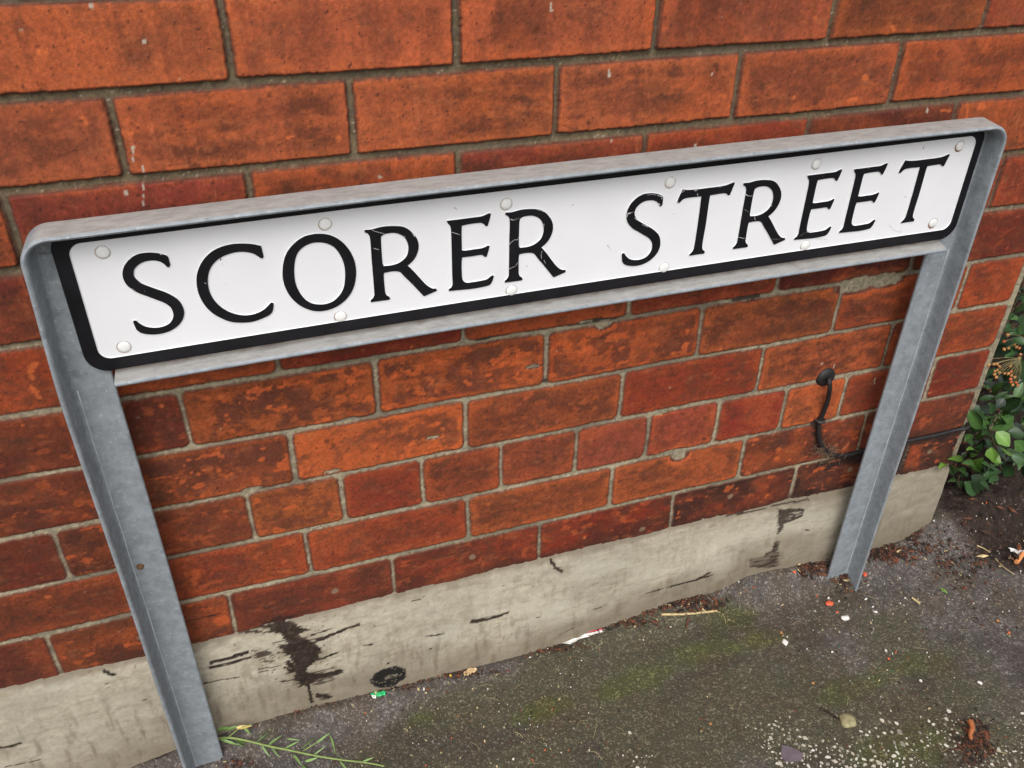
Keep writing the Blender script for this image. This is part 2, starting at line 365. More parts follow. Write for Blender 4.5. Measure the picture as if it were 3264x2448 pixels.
pale_ = sst(.60, .78, F(px_ * 60, pz_ * 130, 4, 584, .7)); cB = mix(cB, np.array([200, 112, 72.]), pale_ * .35)
flw = spots(X, Z, .06, 83, .20, .0006, .0014); 
def P0(u, v): w = at_y(u, v, 0); return (w[0], w[2])
CH = [([(110, 1160), (95, 1190), (105, 1210)], .006, 0), ([(98, 1232), (125, 1270)], .006, 0), ([(145, 1108), (160, 1112)], .006, 0), ([(262, 372), (275, 395)], .003, 0), ([(2755, 245), (2762, 252)], .006, 0), ([(2705, 320), (2730, 314)], .005, 0), ([(2842, 82), (2848, 95)], .004, 0), ([(3125, 340), (3135, 345)], .008, 0), ([(3080, 330), (3085, 350), (3075, 390)], .004, .3), ([(3000, 350), (3030, 355)], .003, 0), ([(915, 440), (935, 436)], .003, 0), ([(350, 335), (362, 342)], .004, 0)]
chm = strokes(X, Z, [([P0(*q) for q in p], w, d) for p, w, d in CH], 15)
cB = mix(cB, np.array([222, 108, 58.]), chm * .85)
WH = [([(1756, 10), (1757, 34)], .0025, 0), ([(1942, 222), (1942, 246)], .0022, 0), ([(1949, 436), (1949, 450)], .0015, .3), ([(2958, 335), (2956, 358)], .0025, 0), ([(2218, 462), (2216, 484)], .0028, .2), ([(424, 470), (424, 512)], .0018, .3), ([(455, 528), (457, 556)], .0016, .3), ([(457, 585), (457, 670)], .0012, .5), ([(290, 18), (293, 24)], .003, 0), ([(460, 130), (461, 132)], .003, 0), ([(401, 614), (402, 616)], .003, 0), ([(2270, 236), (2271, 240)], .0025, 0), ([(1206, 562), (1216, 566)], .003, .2), ([(2620, 1160), (2621, 1162)], .003, 0), ([(2788, 1205), (2786, 1222)], .0018, 0), ([(2660, 1158), (2658, 1180)], .0010, .2)]
whm = strokes(X, Z, [([P0(*q) for q in p], w, d) for p, w, d in WH], 16)
cB = mix(cB, np.array([206, 190, 180.]), np.clip(whm * .9 + flw * .5, 0, 1))
# filled injection holes along the bottom course
for u, v in ((450, 2033), (1068, 1885), (1505, 1775), (2047, 1686), (2328, 1583), (2710, 1497), (2963, 1440)):
    w = at_y(u, v, 0); e = np.hypot(X - w[0], Z - w[2]) / .0052 + (F(X * 300, Z * 300, 2, 90) - .5) * .5
    cB = mix(cB, np.array([150, 122, 104.]), sst(1.15, .8, e) * .9)
# mortar
mt = F(X * 14, Z * 14, 3, 63)
mor = mix(np.broadcast_to(np.array([142, 132, 110.]), base.shape), np.broadcast_to(np.array([104, 92, 72.]), base.shape), upper)
mor = mor * (1 + .36 * (mt[..., None] - .5) + .55 * (F(X * 260, Z * 260, 3, 64, .7)[..., None] - .5))
gr2 = spots(X, Z, .006, 65, .35, .0004, .0012); mor = mix(mor, np.array([196, 186, 164.]), gr2 * .5)
gr3 = spots(X, Z, .009, 66, .30, .0005, .0014); mor = mix(mor, np.array([62, 54, 46.]), gr3 * .7)
darkjoint = sst(.56, .66, F(X * 9, Z * 60, 3, 67)); mor = mix(mor, np.array([92, 84, 72.]), darkjoint * .45)
TARJ = [([(1540, 915), (1640, 895)], .006, .35), ([(1520, 1085), (1620, 1060)], .005, .5), ([(1900, 1020), (1990, 1003)], .008, .15), ([(1660, 1060), (1880, 1028)], .004, .5), ([(1950, 1018), (1990, 1005)], .007, .15), ([(1840, 1190), (1950, 1170)], .005, .4), ([(1660, 1228), (1800, 1206)], .005, .35), ([(1795, 1209), (1860, 1198)], .007, .2), ([(1440, 1266), (1640, 1232)], .003, .5), ([(2340, 955), (2418, 945)], .007, .1),
        ([(1800, 940), (2000, 905)], .004, .5), ([(3010, 1110), (3180, 1080)], .002, .6)]
tm = strokes(X, Z, [([P0(*q) for q in p], w, d) for p, w, d in TARJ], 17)
mor = mix(mor, np.array([52, 46, 40.]), tm * .85)
cB = cB * np.array([.85, .885, .85]) * (1 - .10 * sst(.15, -.25, X) * (Z < .66))[..., None]  # left end darkened further: vignetting and weaker light put into the brick colour
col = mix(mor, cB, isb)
col = mix(col, np.array([84, 46, 36.]), np.exp(-(np.abs(sd - .0001) / .0013) ** 2) * .8 * (.5 + F(X * 60, Z * 60, 2, 68)))
# tar line over the lowest bricks by the corner, and the cable's grime
low = sst(.022, .002, Z + (F(X * 40, Z * 40, 3, 91) - .5) * .02) * np.interp(X, [-.5, .2, .3, .7, .9, 1.25], [.25, .35, .5, .6, .85, .95])
col = mix(col, np.array([52, 34, 30.]), low * .8)
GR = [([(2600, 1345), (2610, 1420), (2640, 1450), (2700, 1460), (2760, 1445)], .018, .42), ([(2640, 1460), (2660, 1480)], .03, .5), ([(2880, 1425), (2960, 1400), (3060, 1380)], .012, .15), ([(2890, 1430), (2870, 1500)], .010, .1), ([(2540, 1480), (2620, 1462), (2760, 1440)], .004, .2)]
gm = strokes(X, Z, [([P0(*q) for q in p], w, d) for p, w, d in GR], 18)
col = mix(col, np.array([44, 34, 30.]), gm * .75)
BT = [([(875, 1995), (925, 1982), (960, 1985)], .024, .1), ([(800, 2012), (870, 1998)], .010, .2), ([(560, 1990), (700, 1955)], .003, .5)]
bm = strokes(X, Z, [([P0(*q) for q in p], w, d) for p, w, d in BT], 19)
col = mix(col, np.array([50, 32, 30.]), bm * .85)
# mortar edge at the corner
wall = empty('brick_wall', (0.4, 0, -0.2), 'old red brick house wall with grey mortar joints behind the street sign', 'wall')
Pw = np.stack([X, Y, Z], -1)
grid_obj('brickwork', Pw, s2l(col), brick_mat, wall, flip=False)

# rendered plinth
xp = np.concatenate([np.arange(-2.6, -.5, .012), np.arange(-.5, 1.245, .0022), [1.2475]]); zp = np.concatenate([np.arange(-.34, -.24, .01), np.arange(-.24, .016, .0020)])
X, Z = np.meshgrid(xp, zp, indexing='ij')
edge_top = (fbm(X * 22, X * 0, 3, 120) - .5) * .006 + (fbm(X * 160, X * 0, 2, 121) - .5) * .003 + np.interp(X, [-.3, -.1, .2, .5, .9, 1.15, 1.25], [.003, .0, .006, .008, .006, .002, .004])
tt = (edge_top - Z)
Yp = -.0055 * sst(-.0005, .012, tt) - .003 * sst(0, .08, tt) + .008 * sst(.0005, -.0015, tt) - (fbm(X * 8, Z * 10, 3, 122) - .5) * .005 * sst(0, .02, tt) - (fbm(X * 60, Z * 80, 2, 123) - .5) * .0012
Yp = Yp - np.exp(-((X - .98) / .12) ** 2) * .004
c = np.broadcast_to(np.array([170, 162, 144.]), X.shape + (3,)).copy()
c = c * (1 + .20 * (fbm(X * 7, Z * 14, 4, 124)[..., None] - .5) + .12 * (fbm(X * 60, Z * 150, 3, 125)[..., None] - .5))
rt = np.interp(X, [.6, .95, 1.25], [0, .35, .75]); c = mix(c, np.array([134, 126, 110.]), rt)
vst = sst(.5, .8, fbm(X * 130, Z * 26, 4, 133, .65)) * sst(.02, -.16, Z); c = mix(c, np.array([104, 92, 74.]), vst * .55)
blot = sst(.52, .72, fbm(X * 38, Z * 46, 5, 134, .62)); c = mix(c, np.array([134, 124, 104.]), blot * .32)
c = c * (1 + .14 * (fbm(X * 330, Z * 330, 2, 135)[..., None] - .5))
pale = sst(.5, .75, fbm(X * 9, Z * 22, 3, 126)); c = mix(c, np.array([190, 184, 168.]), pale * .45)
dirt = sst(.10, .0, (Z - foot(X)) + (fbm(X * 25, Z * 25, 3, 127) - .5) * .06); c = mix(c, np.array([112, 100, 84.]), dirt * .6)
topd = sst(.016, .002, tt + (fbm(X * 50, Z * 90, 3, 128) - .5) * .012); c = mix(c, np.array([96, 86, 72.]), topd * .6)
sp1 = spots(X, Z, .012, 130, .25, .0005, .0016) * sst(.4, .6, fbm(X * 16, Z * 16, 2, 131)); c = mix(c, np.array([84, 72, 58.]), sp1 * .7)
hor = sst(.66, .78, fbm(X * 30, Z * 190, 3, 132)); c = mix(c, np.array([128, 116, 94.]), hor * .3)
def A7(*p): return [P0(x * .52625, 1575 + y * .52625) for x, y in p]
def A8(*p): return [P0(1000 + x * .52625, 1575 + y * .52625) for x, y in p]
def A9(*p): return [P0(2100 + x * .52625, 1575 + y * .52625) for x, y in p]
k = .00029          # metres per zoomed pixel here
ST = [(A7((1700, 790), (1770, 790), (1850, 850)), 62 * k, 0), (A7((1770, 800), (1810, 900), (1815, 1000)), 88 * k, 0), (A7((1815, 1000), (1812, 1120)), 52 * k, 0), (A7((1830, 990), (1890, 960), (1905, 905)), 40 * k, 0),
      (A7((1840, 890), (1950, 850), (2060, 800), (2170, 768)), 17 * k, .2), (A7((1850, 860), (1980, 838), (2080, 800)), 10 * k, .3), (A7((1880, 975), (1950, 965), (2030, 930)), 13 * k, 0), (A7((1840, 1115), (1920, 1080), (2040, 1050)), 42 * k, .3),
      (A7((1858, 1120), (1872, 1170), (1882, 1230)), 20 * k, 0), (A7((1920, 1190), (1990, 1202)), 34 * k, .35), (A7((1530, 930), (1600, 945), (1660, 975)), 52 * k, .22), (A7((1275, 1002), (1400, 965), (1500, 935)), 18 * k, .36), (A7((1270, 1025), (1400, 1000), (1510, 968)), 16 * k, .42),
      (A7((1230, 1122), (1340, 1098), (1450, 1080)), 8 * k, .2), (A7((1570, 1052), (1660, 1032)), 9 * k, .25), (A7((1735, 1105), (1810, 1085)), 13 * k, 0), (A7((1700, 905), (1790, 900)), 22 * k, .3), (A7((1720, 1020), (1790, 1045)), 13 * k, .1),
      (A7((1500, 812), (1600, 800), (1710, 790)), 16 * k, .35), (A7((1450, 836), (1660, 815)), 9 * k, .35), (A7((635, 1058), (690, 1075)), 18 * k, .1), (A7((640, 1128), (670, 1122)), 8 * k, .4), (A7((0, 1502), (60, 1492), (130, 1475)), 14 * k, 0), (A7((40, 1617), (280, 1570)), 6 * k, .3), (A7((870, 1228), (884, 1224)), 10 * k, 0), (A7((1740, 990), (1830, 1070)), 30 * k, .2),
      (A7((1660, 880), (1760, 850)), 9 * k, .3), (A7((1700, 905), (1800, 870)), 7 * k, .3), (A7((1880, 830), (2000, 790)), 8 * k, .3), (A7((1870, 1060), (2020, 1020)), 8 * k, .3), (A7((1290, 985), (1480, 942)), 5 * k, .4), (A7((1300, 1012), (1520, 962)), 5 * k, .4), (A7((1560, 1035), (1700, 1010)), 6 * k, .35), (A7((1700, 1110), (1780, 1090)), 7 * k, .2),
      (A8((950, 748), (1050, 730), (1160, 690)), 26 * k, .40), (A8((670, 832), (780, 818)), 10 * k, .35), (A8((300, 888), (350, 880)), 8 * k, .3), (A8((690, 908), (705, 905)), 8 * k, .1),
      (A8((2000, 576), (2130, 542), (2290, 500), (2400, 465)), 11 * k, .1), (A8((1430, 390), (1455, 425), (1490, 445)), 20 * k, .15), (A8((590, 632), (640, 620)), 8 * k, .4), (A8((1480, 830), (1560, 790)), 7 * k, .4), (A8((1680, 675), (1760, 650)), 6 * k, .3), (A8((1340, 720), (1352, 716)), 8 * k, 0),
      (A9((205, 500), (290, 455)), 18 * k, .05), (A9((712, 85), (704, 150), (695, 220)), 24 * k, 0), (A9((720, 100), (800, 80), (862, 72)), 14 * k, .1), (A9((715, 155), (800, 140), (900, 115)), 15 * k, .1), (A9((740, 120), (850, 105)), 22 * k, .25), (A9((558, 205), (572, 205)), 24 * k, 0), (A9((860, 187), (885, 187)), 13 * k, 0),
      (A9((708, 258), (680, 275), (690, 330), (690, 405)), 26 * k, .1), (A9((530, 372), (600, 345), (670, 315)), 14 * k, .15), (A9((540, 400), (690, 370)), 44 * k, .38), (A9((400, 130), (560, 100), (740, 50), (900, 20)), 9 * k, .25), (A9((1030, 330), (1060, 325)), 8 * k, .2), (A9((420, 125), (500, 105)), 14 * k, .45)]
ST = [s_ for s_ in ST if not (s_[1] > 50 * k or (s_[1] in (24 * k, 14 * k, 15 * k, 22 * k, 44 * k, 26 * k) and s_[0][0][0] > .6))]
stn = strokes(X, Z, ST, 140)
stn = np.maximum(stn, polymask(X, Z, A7((1600, 790), (1700, 765), (1800, 770), (1870, 800), (1810, 830), (1880, 860), (1932, 900), (1928, 955), (1885, 1000), (1850, 1040), (1860, 1062), (1925, 1052), (1885, 1095), (1838, 1132), (1812, 1146), (1790, 1120), (1782, 1062), (1735, 1052), (1772, 1000), (1752, 960), (1700, 930), (1690, 890), (1745, 880), (1700, 835)), .0045, 150))
stn = np.maximum(stn, .75 * polymask(X, Z, A7((1850, 1090), (1950, 1045), (2050, 1040), (2020, 1090), (1990, 1110), (1890, 1130)), .006, 151) * sst(.36, .55, fbm(X * 60, Z * 420, 2, 152)))
stn = np.maximum(stn, .8 * polymask(X, Z, A7((1520, 925), (1600, 915), (1665, 960), (1650, 1000), (1590, 985), (1530, 960)), .005, 153) * sst(.3, .5, fbm(X * 60, Z * 420, 2, 154)))
stn = np.maximum(stn, .5 * polymask(X, Z, A7((1915, 1180), (2000, 1185), (1990, 1215), (1930, 1222)), .004, 155))
inn = polymask(X, Z, A9((738, 95), (838, 82), (830, 112), (745, 132)), .004, 156) * sst(.4, .6, fbm(X * 80, Z * 380, 2, 157))
stn = np.maximum(stn, .85 * polymask(X, Z, A9((708, 74), (862, 62), (850, 108), (790, 138), (735, 156), (712, 215), (696, 222), (702, 140)), .0035, 158) * (1 - .9 * inn))
stn = np.maximum(stn, polymask(X, Z, A9((705, 255), (700, 330), (706, 405), (640, 425), (540, 420), (522, 375), (610, 352), (665, 318), (678, 268)), .004, 159) * (.35 + .5 * sst(.4, .6, fbm(X * 60, Z * 300, 2, 160))))
halo = polymask(X, Z, A7((1560, 770), (1880, 760), (1990, 900), (1960, 1130), (1780, 1170), (1660, 1000)), .012, 161) * sst(.35, .7, fbm(X * 30, Z * 60, 4, 162)); c = mix(c, np.array([112, 98, 80.]), halo * .45)
tone_ = fbm(X * 50, Z * 90, 3, 163)[..., None]; c = mix(c, np.array([44, 35, 30.]) * (.75 + .5 * tone_), stn * (.82 + .14 * (fbm(X * 260, Z * 260, 2, 164) > .4)))
spl = spots(X, Z, .010, 165, .6, .0006, .0020) * sst(.09, .02, np.hypot(X - P0(1790 * .52625, 0)[0] * 0 - P0(1800 * .52625, 1575 + 950 * .52625)[0], (Z - P0(1800 * .52625, 1575 + 950 * .52625)[1]) * .8)); c = mix(c, np.array([52, 42, 36.]), spl * .8)
w = at_y(1000 + 445 * .52625, 1575 + 1082 * .52625, 0); dist = np.linalg.norm(w - CAM)
ex = (X - w[0]) / (100 * .52625 * dist / FPX); ez = (Z - w[2]) / (72 * .52625 * dist / FPX * 1.15)
e = np.hypot(ex, ez) + (fbm(X * 150, Z * 150, 3, 141) - .5) * .35
hole = sst(.36, .22, np.hypot((ex - .15) / 1.3, (ez + .02) / .8)) * (fbm(X * 400, Z * 500, 2, 142) > .42)
c = mix(c, np.array([36, 34, 32.]), sst(1.08, .94, e) * (1 - hole * .7) * (fbm(X * 500, Z * 500, 2, 143) > .22))
w = P0(1000 + 445 * .52625, 1575 + 998 * .52625); c = mix(c, np.array([36, 34, 32.]), sst(1.1, .8, np.hypot(X - w[0], Z - w[1]) / .0022))
keep = None
grid_obj('rendered_plinth', np.stack([X, Yp, Z], -1), s2l(c), plinth_mat, wall)
# end faces of the wall and the plinth, and the body of the wall behind
core, nt, b = new_mat('side_brick')
bt = N(nt, 'ShaderNodeTexBrick'); tc = N(nt, 'ShaderNodeTexCoord'); mp = N(nt, 'ShaderNodeMapping'); mp.inputs['Rotation'].default_value = (0, math.radians(-90), math.radians(-90))
bt.inputs['Scale'].default_value = 1.0; bt.inputs['Brick Width'].default_value = .2275; bt.inputs['Row Height'].default_value = .084; bt.inputs['Mortar Size'].default_value = .005
bt.inputs['Color1'].default_value = (*s2l((140, 58, 40)), 1); bt.inputs['Color2'].default_value = (*s2l((165, 74, 46)), 1); bt.inputs['Mortar'].default_value = (*s2l((120, 110, 92)), 1)
cx_ = N(nt, 'ShaderNodeSeparateXYZ'); cm = N(nt, 'ShaderNodeCombineXYZ'); nt.links.new(tc.outputs['Object'], cx_.inputs[0]); nt.links.new(cx_.outputs['Y'], cm.inputs['X']); nt.links.new(cx_.outputs['Z'], cm.inputs['Y'])
nt.links.new(cm.outputs[0], bt.inputs['Vector']); nt.links.new(bt.outputs['Color'], b.inputs['Base Color']); b.inputs['Roughness'].default_value = .9
def box(x0, x1, y0, y1, z0, z1):
    v = [(x, y, z) for x in (x0, x1) for y in (y0, y1) for z in (z0, z1)]
    f = [(0, 1, 3, 2), (4, 6, 7, 5), (0, 4, 5, 1), (2, 3, 7, 6), (0, 2, 6, 4), (1, 5, 7, 3)]
    return v, f
mortar_mat = plain('corner_mortar', (140, 130, 108), .95, nscale=90, namt=.25, bump=.5, bscale=400)
v, f = box(-2.6, XC - .0005, .0085, 3.2, -.34, 2.6)
mesh_obj('side_brickwork', v, f, core, wall)
v, f = box(XC - .006, XC + .0035, .0055, .035, .012, 2.6); mesh_obj('corner_mortar', v, f, mortar_mat, wall)
v, f = box(1.20, 1.2474, -.004, .0084, -.34, -.004); mesh_obj('plinth_end', v, f, plain('plinth_end_render', (150, 140, 120), .95, nscale=70, bump=.4), wall)

# ------------------------------------------------------------------ pavement
def axis(lo, a, b, hi, fine):
    mid = np.arange(a, b, fine)
    left = a - np.cumsum(fine * 1.12 ** np.arange(1, 70)); left = left[left > lo][::-1]
    right = b + np.cumsum(fine * 1.12 ** np.arange(0, 70)); right = right[right < hi]
    return np.concatenate([[lo], left, mid, right, [hi]])
gx = axis(-40, -.45, 1.75, 40, .0027); gy = axis(-40, -.50, .012, 40, .0027)
X, Yg = np.meshgrid(gx, gy, indexing='ij')
def under(u, v, z=-.19): w = at_z(u, v, z); return np.array([w[0], w[1]])
Zg = ground_z(X, Yg) + (fbm(X * 5, Yg * 5, 3, 200) - .5) * .010 * sst(-.02, -.08, Yg) + (fbm(X * 160, Yg * 160, 3, 201) - .5) * .0022
soil = sst(1.275, 1.33, X + (fbm(X * 20, Yg * 20, 3, 202) - .5) * .06 + np.interp(Yg, [-.3, -.1, 0], [-.16, -.05, .0]))
Zg = Zg + soil * (fbm(X * 60, Yg * 60, 4, 203) - .5) * .016
c = np.broadcast_to(np.array([88, 82, 78.]), X.shape + (3,)).copy()
c = c * (1 + .22 * (fbm(X * 12, Yg * 12, 4, 204)[..., None] - .5) + .30 * (fbm(X * 150, Yg * 150, 2, 205)[..., None] - .5))
olive = sst(.40, .62, fbm(X * 6, Yg * 6, 4, 206) + np.interp(-Yg, [0, .05, .15, .5], [-.25, -.06, .12, .2]) + np.interp(X, [-.2, .2, .8, 1.3], [-.12, .0, .03, -.18]))
c = mix(c, np.array([75, 72, 54.]), olive * .75)
# green algae patches
for (u, v), rx, rz, s in (((2350, 1985), .075, .045, .9), ((2420, 2030), .07, .03, .7), ((2250, 2080), .09, .035, .5), ((1745, 2230), .05, .02, .55), ((2030, 2160), .07, .03, .45), ((1660, 2270), .06, .02, .4), ((2860, 2140), .09, .03, .4), ((2700, 2200), .07, .025, .4), ((1330, 2270), .035, .012, .4), ((2900, 2380), .10, .04, .45), ((860, 2320), .02, .008, .4), ((2380, 1700), .0, .0, 0)):
    if s == 0: continue
    w = under(u, v); e = np.hypot((X - w[0]) / rx, (Yg - w[1]) / rz) + (fbm(X * 24, Yg * 24, 3, 207) - .5) * 1.3
    c = mix(c, np.array([76, 84, 34.]), sst(1.15, .35, e) * s * (.62 + .7 * (fbm(X * 170, Yg * 170, 2, 208) - .2)).clip(0, 1))
dk = sst(.60, .72, fbm(X * 9, Yg * 14, 3, 209)); c = mix(c, np.array([66, 58, 54.]), dk * .45)
brn = sst(.50, .70, fbm(X * 14, Yg * 16, 4, 219, .6)); c = mix(c, np.array([78, 66, 52.]), brn * .35)
edge = sst(-.022, -.004, Yg + (fbm(X * 30, Yg * 30, 3, 210) - .5) * .02); c = mix(c, np.array([62, 54, 44.]), edge * .6 * sst(-.3, .2, X + .1))
c = mix(c, np.array([46, 36, 30.]) * (1 + .7 * (fbm(X * 120, Yg * 120, 3, 211)[..., None] - .5)), soil)
dust = spots(X, Yg, .012, 212, .35, .0006, .0016); c = mix(c, np.array([150, 142, 128.]), dust * .5)
crk = strokes(X, Yg, [([tuple(under(*p)) for p in ((360, 2425), (430, 2400), (500, 2388), (560, 2368))], .004, .2), ([tuple(under(*p)) for p in ((2620, 2260), (2660, 2280), (2690, 2292))], .006, .2)], 213)
c = mix(c, np.array([40, 34, 28.]), crk * .8); Zg = Zg - crk * .003
grid_obj('pavement', np.stack([X, Yg, Zg], -1), s2l(c), tar_mat, None, kind='structure')

def gpt(u, v, lift=0.0):
    """the point of the pavement seen at this place of the photograph"""
    z = -.19
    for _ in range(12):
        w = at_z(u, v, z); z = float(ground_z(w[0], w[1])) + lift
    return np.array([w[0], w[1], z])

# ------------------------------------------------------------------ street sign
SY = -.0455
def bow(x, z):       # the sign hangs 7.7 mm per metre out of level and the rail is very slightly arched
    return z + .0077 * x + .0028 * (1 - ((x - .49) / .55) ** 2)
def galv(name, base, dirt=None):
    m, nt, b = new_mat(name); tc = N(nt, 'ShaderNodeTexCoord')
    n1 = N(nt, 'ShaderNodeTexNoise', Scale=70.0, Detail=8.0, Roughness=.7); nt.links.new(tc.outputs['Object'], n1.inputs['Vector'])
    v = N(nt, 'ShaderNodeTexVoronoi', Scale=75.0); 
    nw = N(nt, 'ShaderNodeTexNoise', Scale=60.0, Detail=2.0); nt.links.new(tc.outputs['Object'], nw.inputs['Vector'])
    mxv = N(nt, 'ShaderNodeMix', data_type='VECTOR'); mxv.inputs[0].default_value = .04; nt.links.new(tc.outputs['Object'], mxv.inputs[4]); nt.links.new(nw.outputs['Color'], mxv.inputs[5]); nt.links.new(mxv.outputs[1], v.inputs['Vector'])
    sp = N(nt, 'ShaderNodeSeparateColor'); nt.links.new(v.outputs['Color'], sp.inputs[0])
    add = N(nt, 'ShaderNodeMath', operation='MULTIPLY_ADD'); add.inputs[1].default_value = .16; nt.links.new(sp.outputs[0], add.inputs[0]); nt.links.new(n1.outputs['Fac'], add.inputs[2])
    r = N(nt, 'ShaderNodeValToRGB'); e = r.color_ramp.elements; e[0].position = .36; e[1].position = .80
    c0 = s2l(np.array(base) * .88); c1 = s2l(np.clip(np.array(base) * 1.10, 0, 255)); e[0].color = (*c0, 1); e[1].color = (*c1, 1)
    nt.links.new(add.outputs[0], r.inputs[0]); last = r.outputs[0]
    n3 = N(nt, 'ShaderNodeTexNoise', Scale=180.0, Detail=5.0, Roughness=.7); nt.links.new(tc.outputs['Object'], n3.inputs['Vector'])
    r3 = N(nt, 'ShaderNodeValToRGB'); q = r3.color_ramp.elements; q[0].position = .58; q[1].position = .66; q[0].color = (0, 0, 0, 1); q[1].color = (.55, .55, .55, 1)
    nt.links.new(n3.outputs['Fac'], r3.inputs[0])
    mx = N(nt, 'ShaderNodeMix', data_type='RGBA'); nt.links.new(r3.outputs[0], mx.inputs[0]); nt.links.new(last, mx.inputs[6]); mx.inputs[7].default_value = (*s2l((178, 182, 184)), 1); last = mx.outputs[2]
    gn = N(nt, 'ShaderNodeNewGeometry'); gs = N(nt, 'ShaderNodeSeparateXYZ'); nt.links.new(gn.outputs['True Normal'], gs.inputs[0])   # dust settled on what faces the sky
    du = N(nt, 'ShaderNodeMapRange'); du.inputs['From Min'].default_value = .80; du.inputs['From Max'].default_value = .98; du.inputs['To Max'].default_value = .85; nt.links.new(gs.outputs['Z'], du.inputs['Value'])
    n5 = N(nt, 'ShaderNodeTexNoise', Scale=50.0, Detail=8.0, Roughness=.75); mp5 = N(nt, 'ShaderNodeMapping'); mp5.inputs['Scale'].default_value = (1, 2.6, 2.6); nt.links.new(tc.outputs['Object'], mp5.inputs[0]); nt.links.new(mp5.outputs[0], n5.inputs['Vector'])
    r5 = N(nt, 'ShaderNodeValToRGB'); q5 = r5.color_ramp.elements; q5[0].position = .35; q5[1].position = .68; q5[0].color = (*s2l((140, 136, 131)), 1); q5[1].color = (*s2l((176, 173, 168)), 1); nt.links.new(n5.outputs['Fac'], r5.inputs[0])
    m5 = N(nt, 'ShaderNodeMix', data_type='RGBA'); nt.links.new(du.outputs[0], m5.inputs[0]); nt.links.new(last, m5.inputs[6]); nt.links.new(r5.outputs[0], m5.inputs[7]); last = m5.outputs[2]
    if dirt:      # grime lying where the rail meets the plate
        sx = N(nt, 'ShaderNodeSeparateXYZ'); nt.links.new(tc.outputs['Object'], sx.inputs[0])
        n4 = N(nt, 'ShaderNodeTexNoise', Scale=55.0, Detail=4.0); nt.links.new(tc.outputs['Object'], n4.inputs['Vector'])
        ma = N(nt, 'ShaderNodeMath', operation='MULTIPLY_ADD'); ma.inputs[1].default_value = .012; nt.links.new(n4.outputs['Fac'], ma.inputs[0]); nt.links.new(sx.outputs['Y'], ma.inputs[2])
        mr = N(nt, 'ShaderNodeMapRange'); mr.inputs['From Min'].default_value = dirt[0]; mr.inputs['From Max'].default_value = dirt[1]; nt.links.new(ma.outputs[0], mr.inputs['Value'])
        m2 = N(nt, 'ShaderNodeMix', data_type='RGBA'); nt.links.new(mr.outputs[0], m2.inputs[0]); nt.links.new(last, m2.inputs[6]); m2.inputs[7].default_value = (*s2l((82, 68, 58)), 1); last = m2.outputs[2]
    nt.links.new(last, b.inputs['Base Color'])
    bp = N(nt, 'ShaderNodeBump', Strength=.25, Distance=.0006); nt.links.new(n3.outputs['Fac'], bp.inputs['Height']); nt.links.new(bp.outputs[0], b.inputs['Normal'])
    b.inputs['Metallic'].default_value = .1; b.inputs['Roughness'].default_value = .6; b.inputs['Specular IOR Level'].default_value = .35
    return m
galv_frame = galv('galvanised_steel', (136, 142, 147))
galv_rail = galv('weathered_galvanised_rail', (140, 146, 151), dirt=(-.001, .0125))
white_v = plain('white_vitreous_paint', (223, 223, 225), .3, nscale=14, namt=.025, bump=.03, bscale=60, spec=.5)
black_v = plain('black_vitreous_paint', (20, 19, 23), .42, nscale=40, namt=.35, bump=.05, bscale=120, spec=.28)
cap_mat = plain('ivory_plastic_cap', (224, 223, 220), .5, nscale=40, namt=.05, bump=.05)
rust_mat = plain('rust_stain', (122, 84, 56), .9, nscale=200, namt=.4, bump=.2)

sign = empty('street_name_sign', (.49, -.05, -.2), 'white plate with black serif street name on a galvanised steel frame', 'street sign')

# frame: one bent angle section, left post + top rail + right post
XL, XR, ZT, RC = -.1025, 1.049, .6470, .027
def frame_pos(st, s):      # st = (kind, value); s = distance inwards from the outer face
    k, t = st
    if k == 'L': return (XL + s, t)
    if k == 'R': return (XR - s, t)
    if k == 'T': return (t, ZT - s)
    cx, sgn = (XL + RC, -1) if k == 'CL' else (XR - RC, 1)
    cz = ZT - RC
    if s <= RC: return (cx + sgn * (RC - s) * math.cos(t), cz + (RC - s) * math.sin(t))
    return (cx - sgn * (s - RC), cz - (s - RC))
LEG, TH, YB, YF = .050, .0056, -.0340, -.0738
prof = [(0, YB - .001), (.001, YB), (LEG - .001, YB), (LEG, YB - .0012), (LEG, YB - TH + .0012), (LEG - .0012, YB - TH), (.0112, YB - TH), (.0098, YB - TH - .0004), (.0088, YB - TH - .0014), (.0082, YB - TH - .0028), (.0064, YB - TH - .012),
        (TH, YF + .0038), (TH - .0005, YF + .0018), (TH - .0016, YF + .0005), (TH / 2, YF), (.0014, YF + .0007), (.0004, YF + .0018), (0, YF + .0032)]
stations = []
for z in np.linspace(-.30, ZT - RC - .001, 60): stations.append(('L', z))
for a in np.linspace(0, math.pi / 2, 13): stations.append(('CL', a))
for x in np.linspace(XL + RC + .004, XR - RC - .004, 70): stations.append(('T', x))
for a in np.linspace(math.pi / 2, 0, 13): stations.append(('CR', a))
for z in np.linspace(ZT - RC - .001, -.30, 60): stations.append(('R', z))
V = []; rr = random.Random(3)
for st in stations:
    for s, y in prof:
        x, z = frame_pos(st, s)
        tw = sst(.96, 1.03, x) if st[0] in 'T' else (1.0 if st[0] in ('R', 'CR') else 0.0)
        x = x + float(tw) * .0085 * (y - YF) / .038
        if z > .3: z = z + (bow(min(max(x, -.06), 1.02), 0)) * float(sst(.3, .6, z))
        x = x + (.006 * float(sst(.45, .65, z)) if st[0] in ('L', 'CL') else 0) - (0 if st[0] in ('L', 'CL') else 0)
        V.append((x + (fbm(np.array([z * 5.]), np.array([x * 5.]), 2, 301)[0] - .5) * .0012, y + (fbm(np.array([z * 4.]), np.array([x * 4.]), 2, 302)[0] - .5) * .0012, z))
n = len(prof); Fc = []
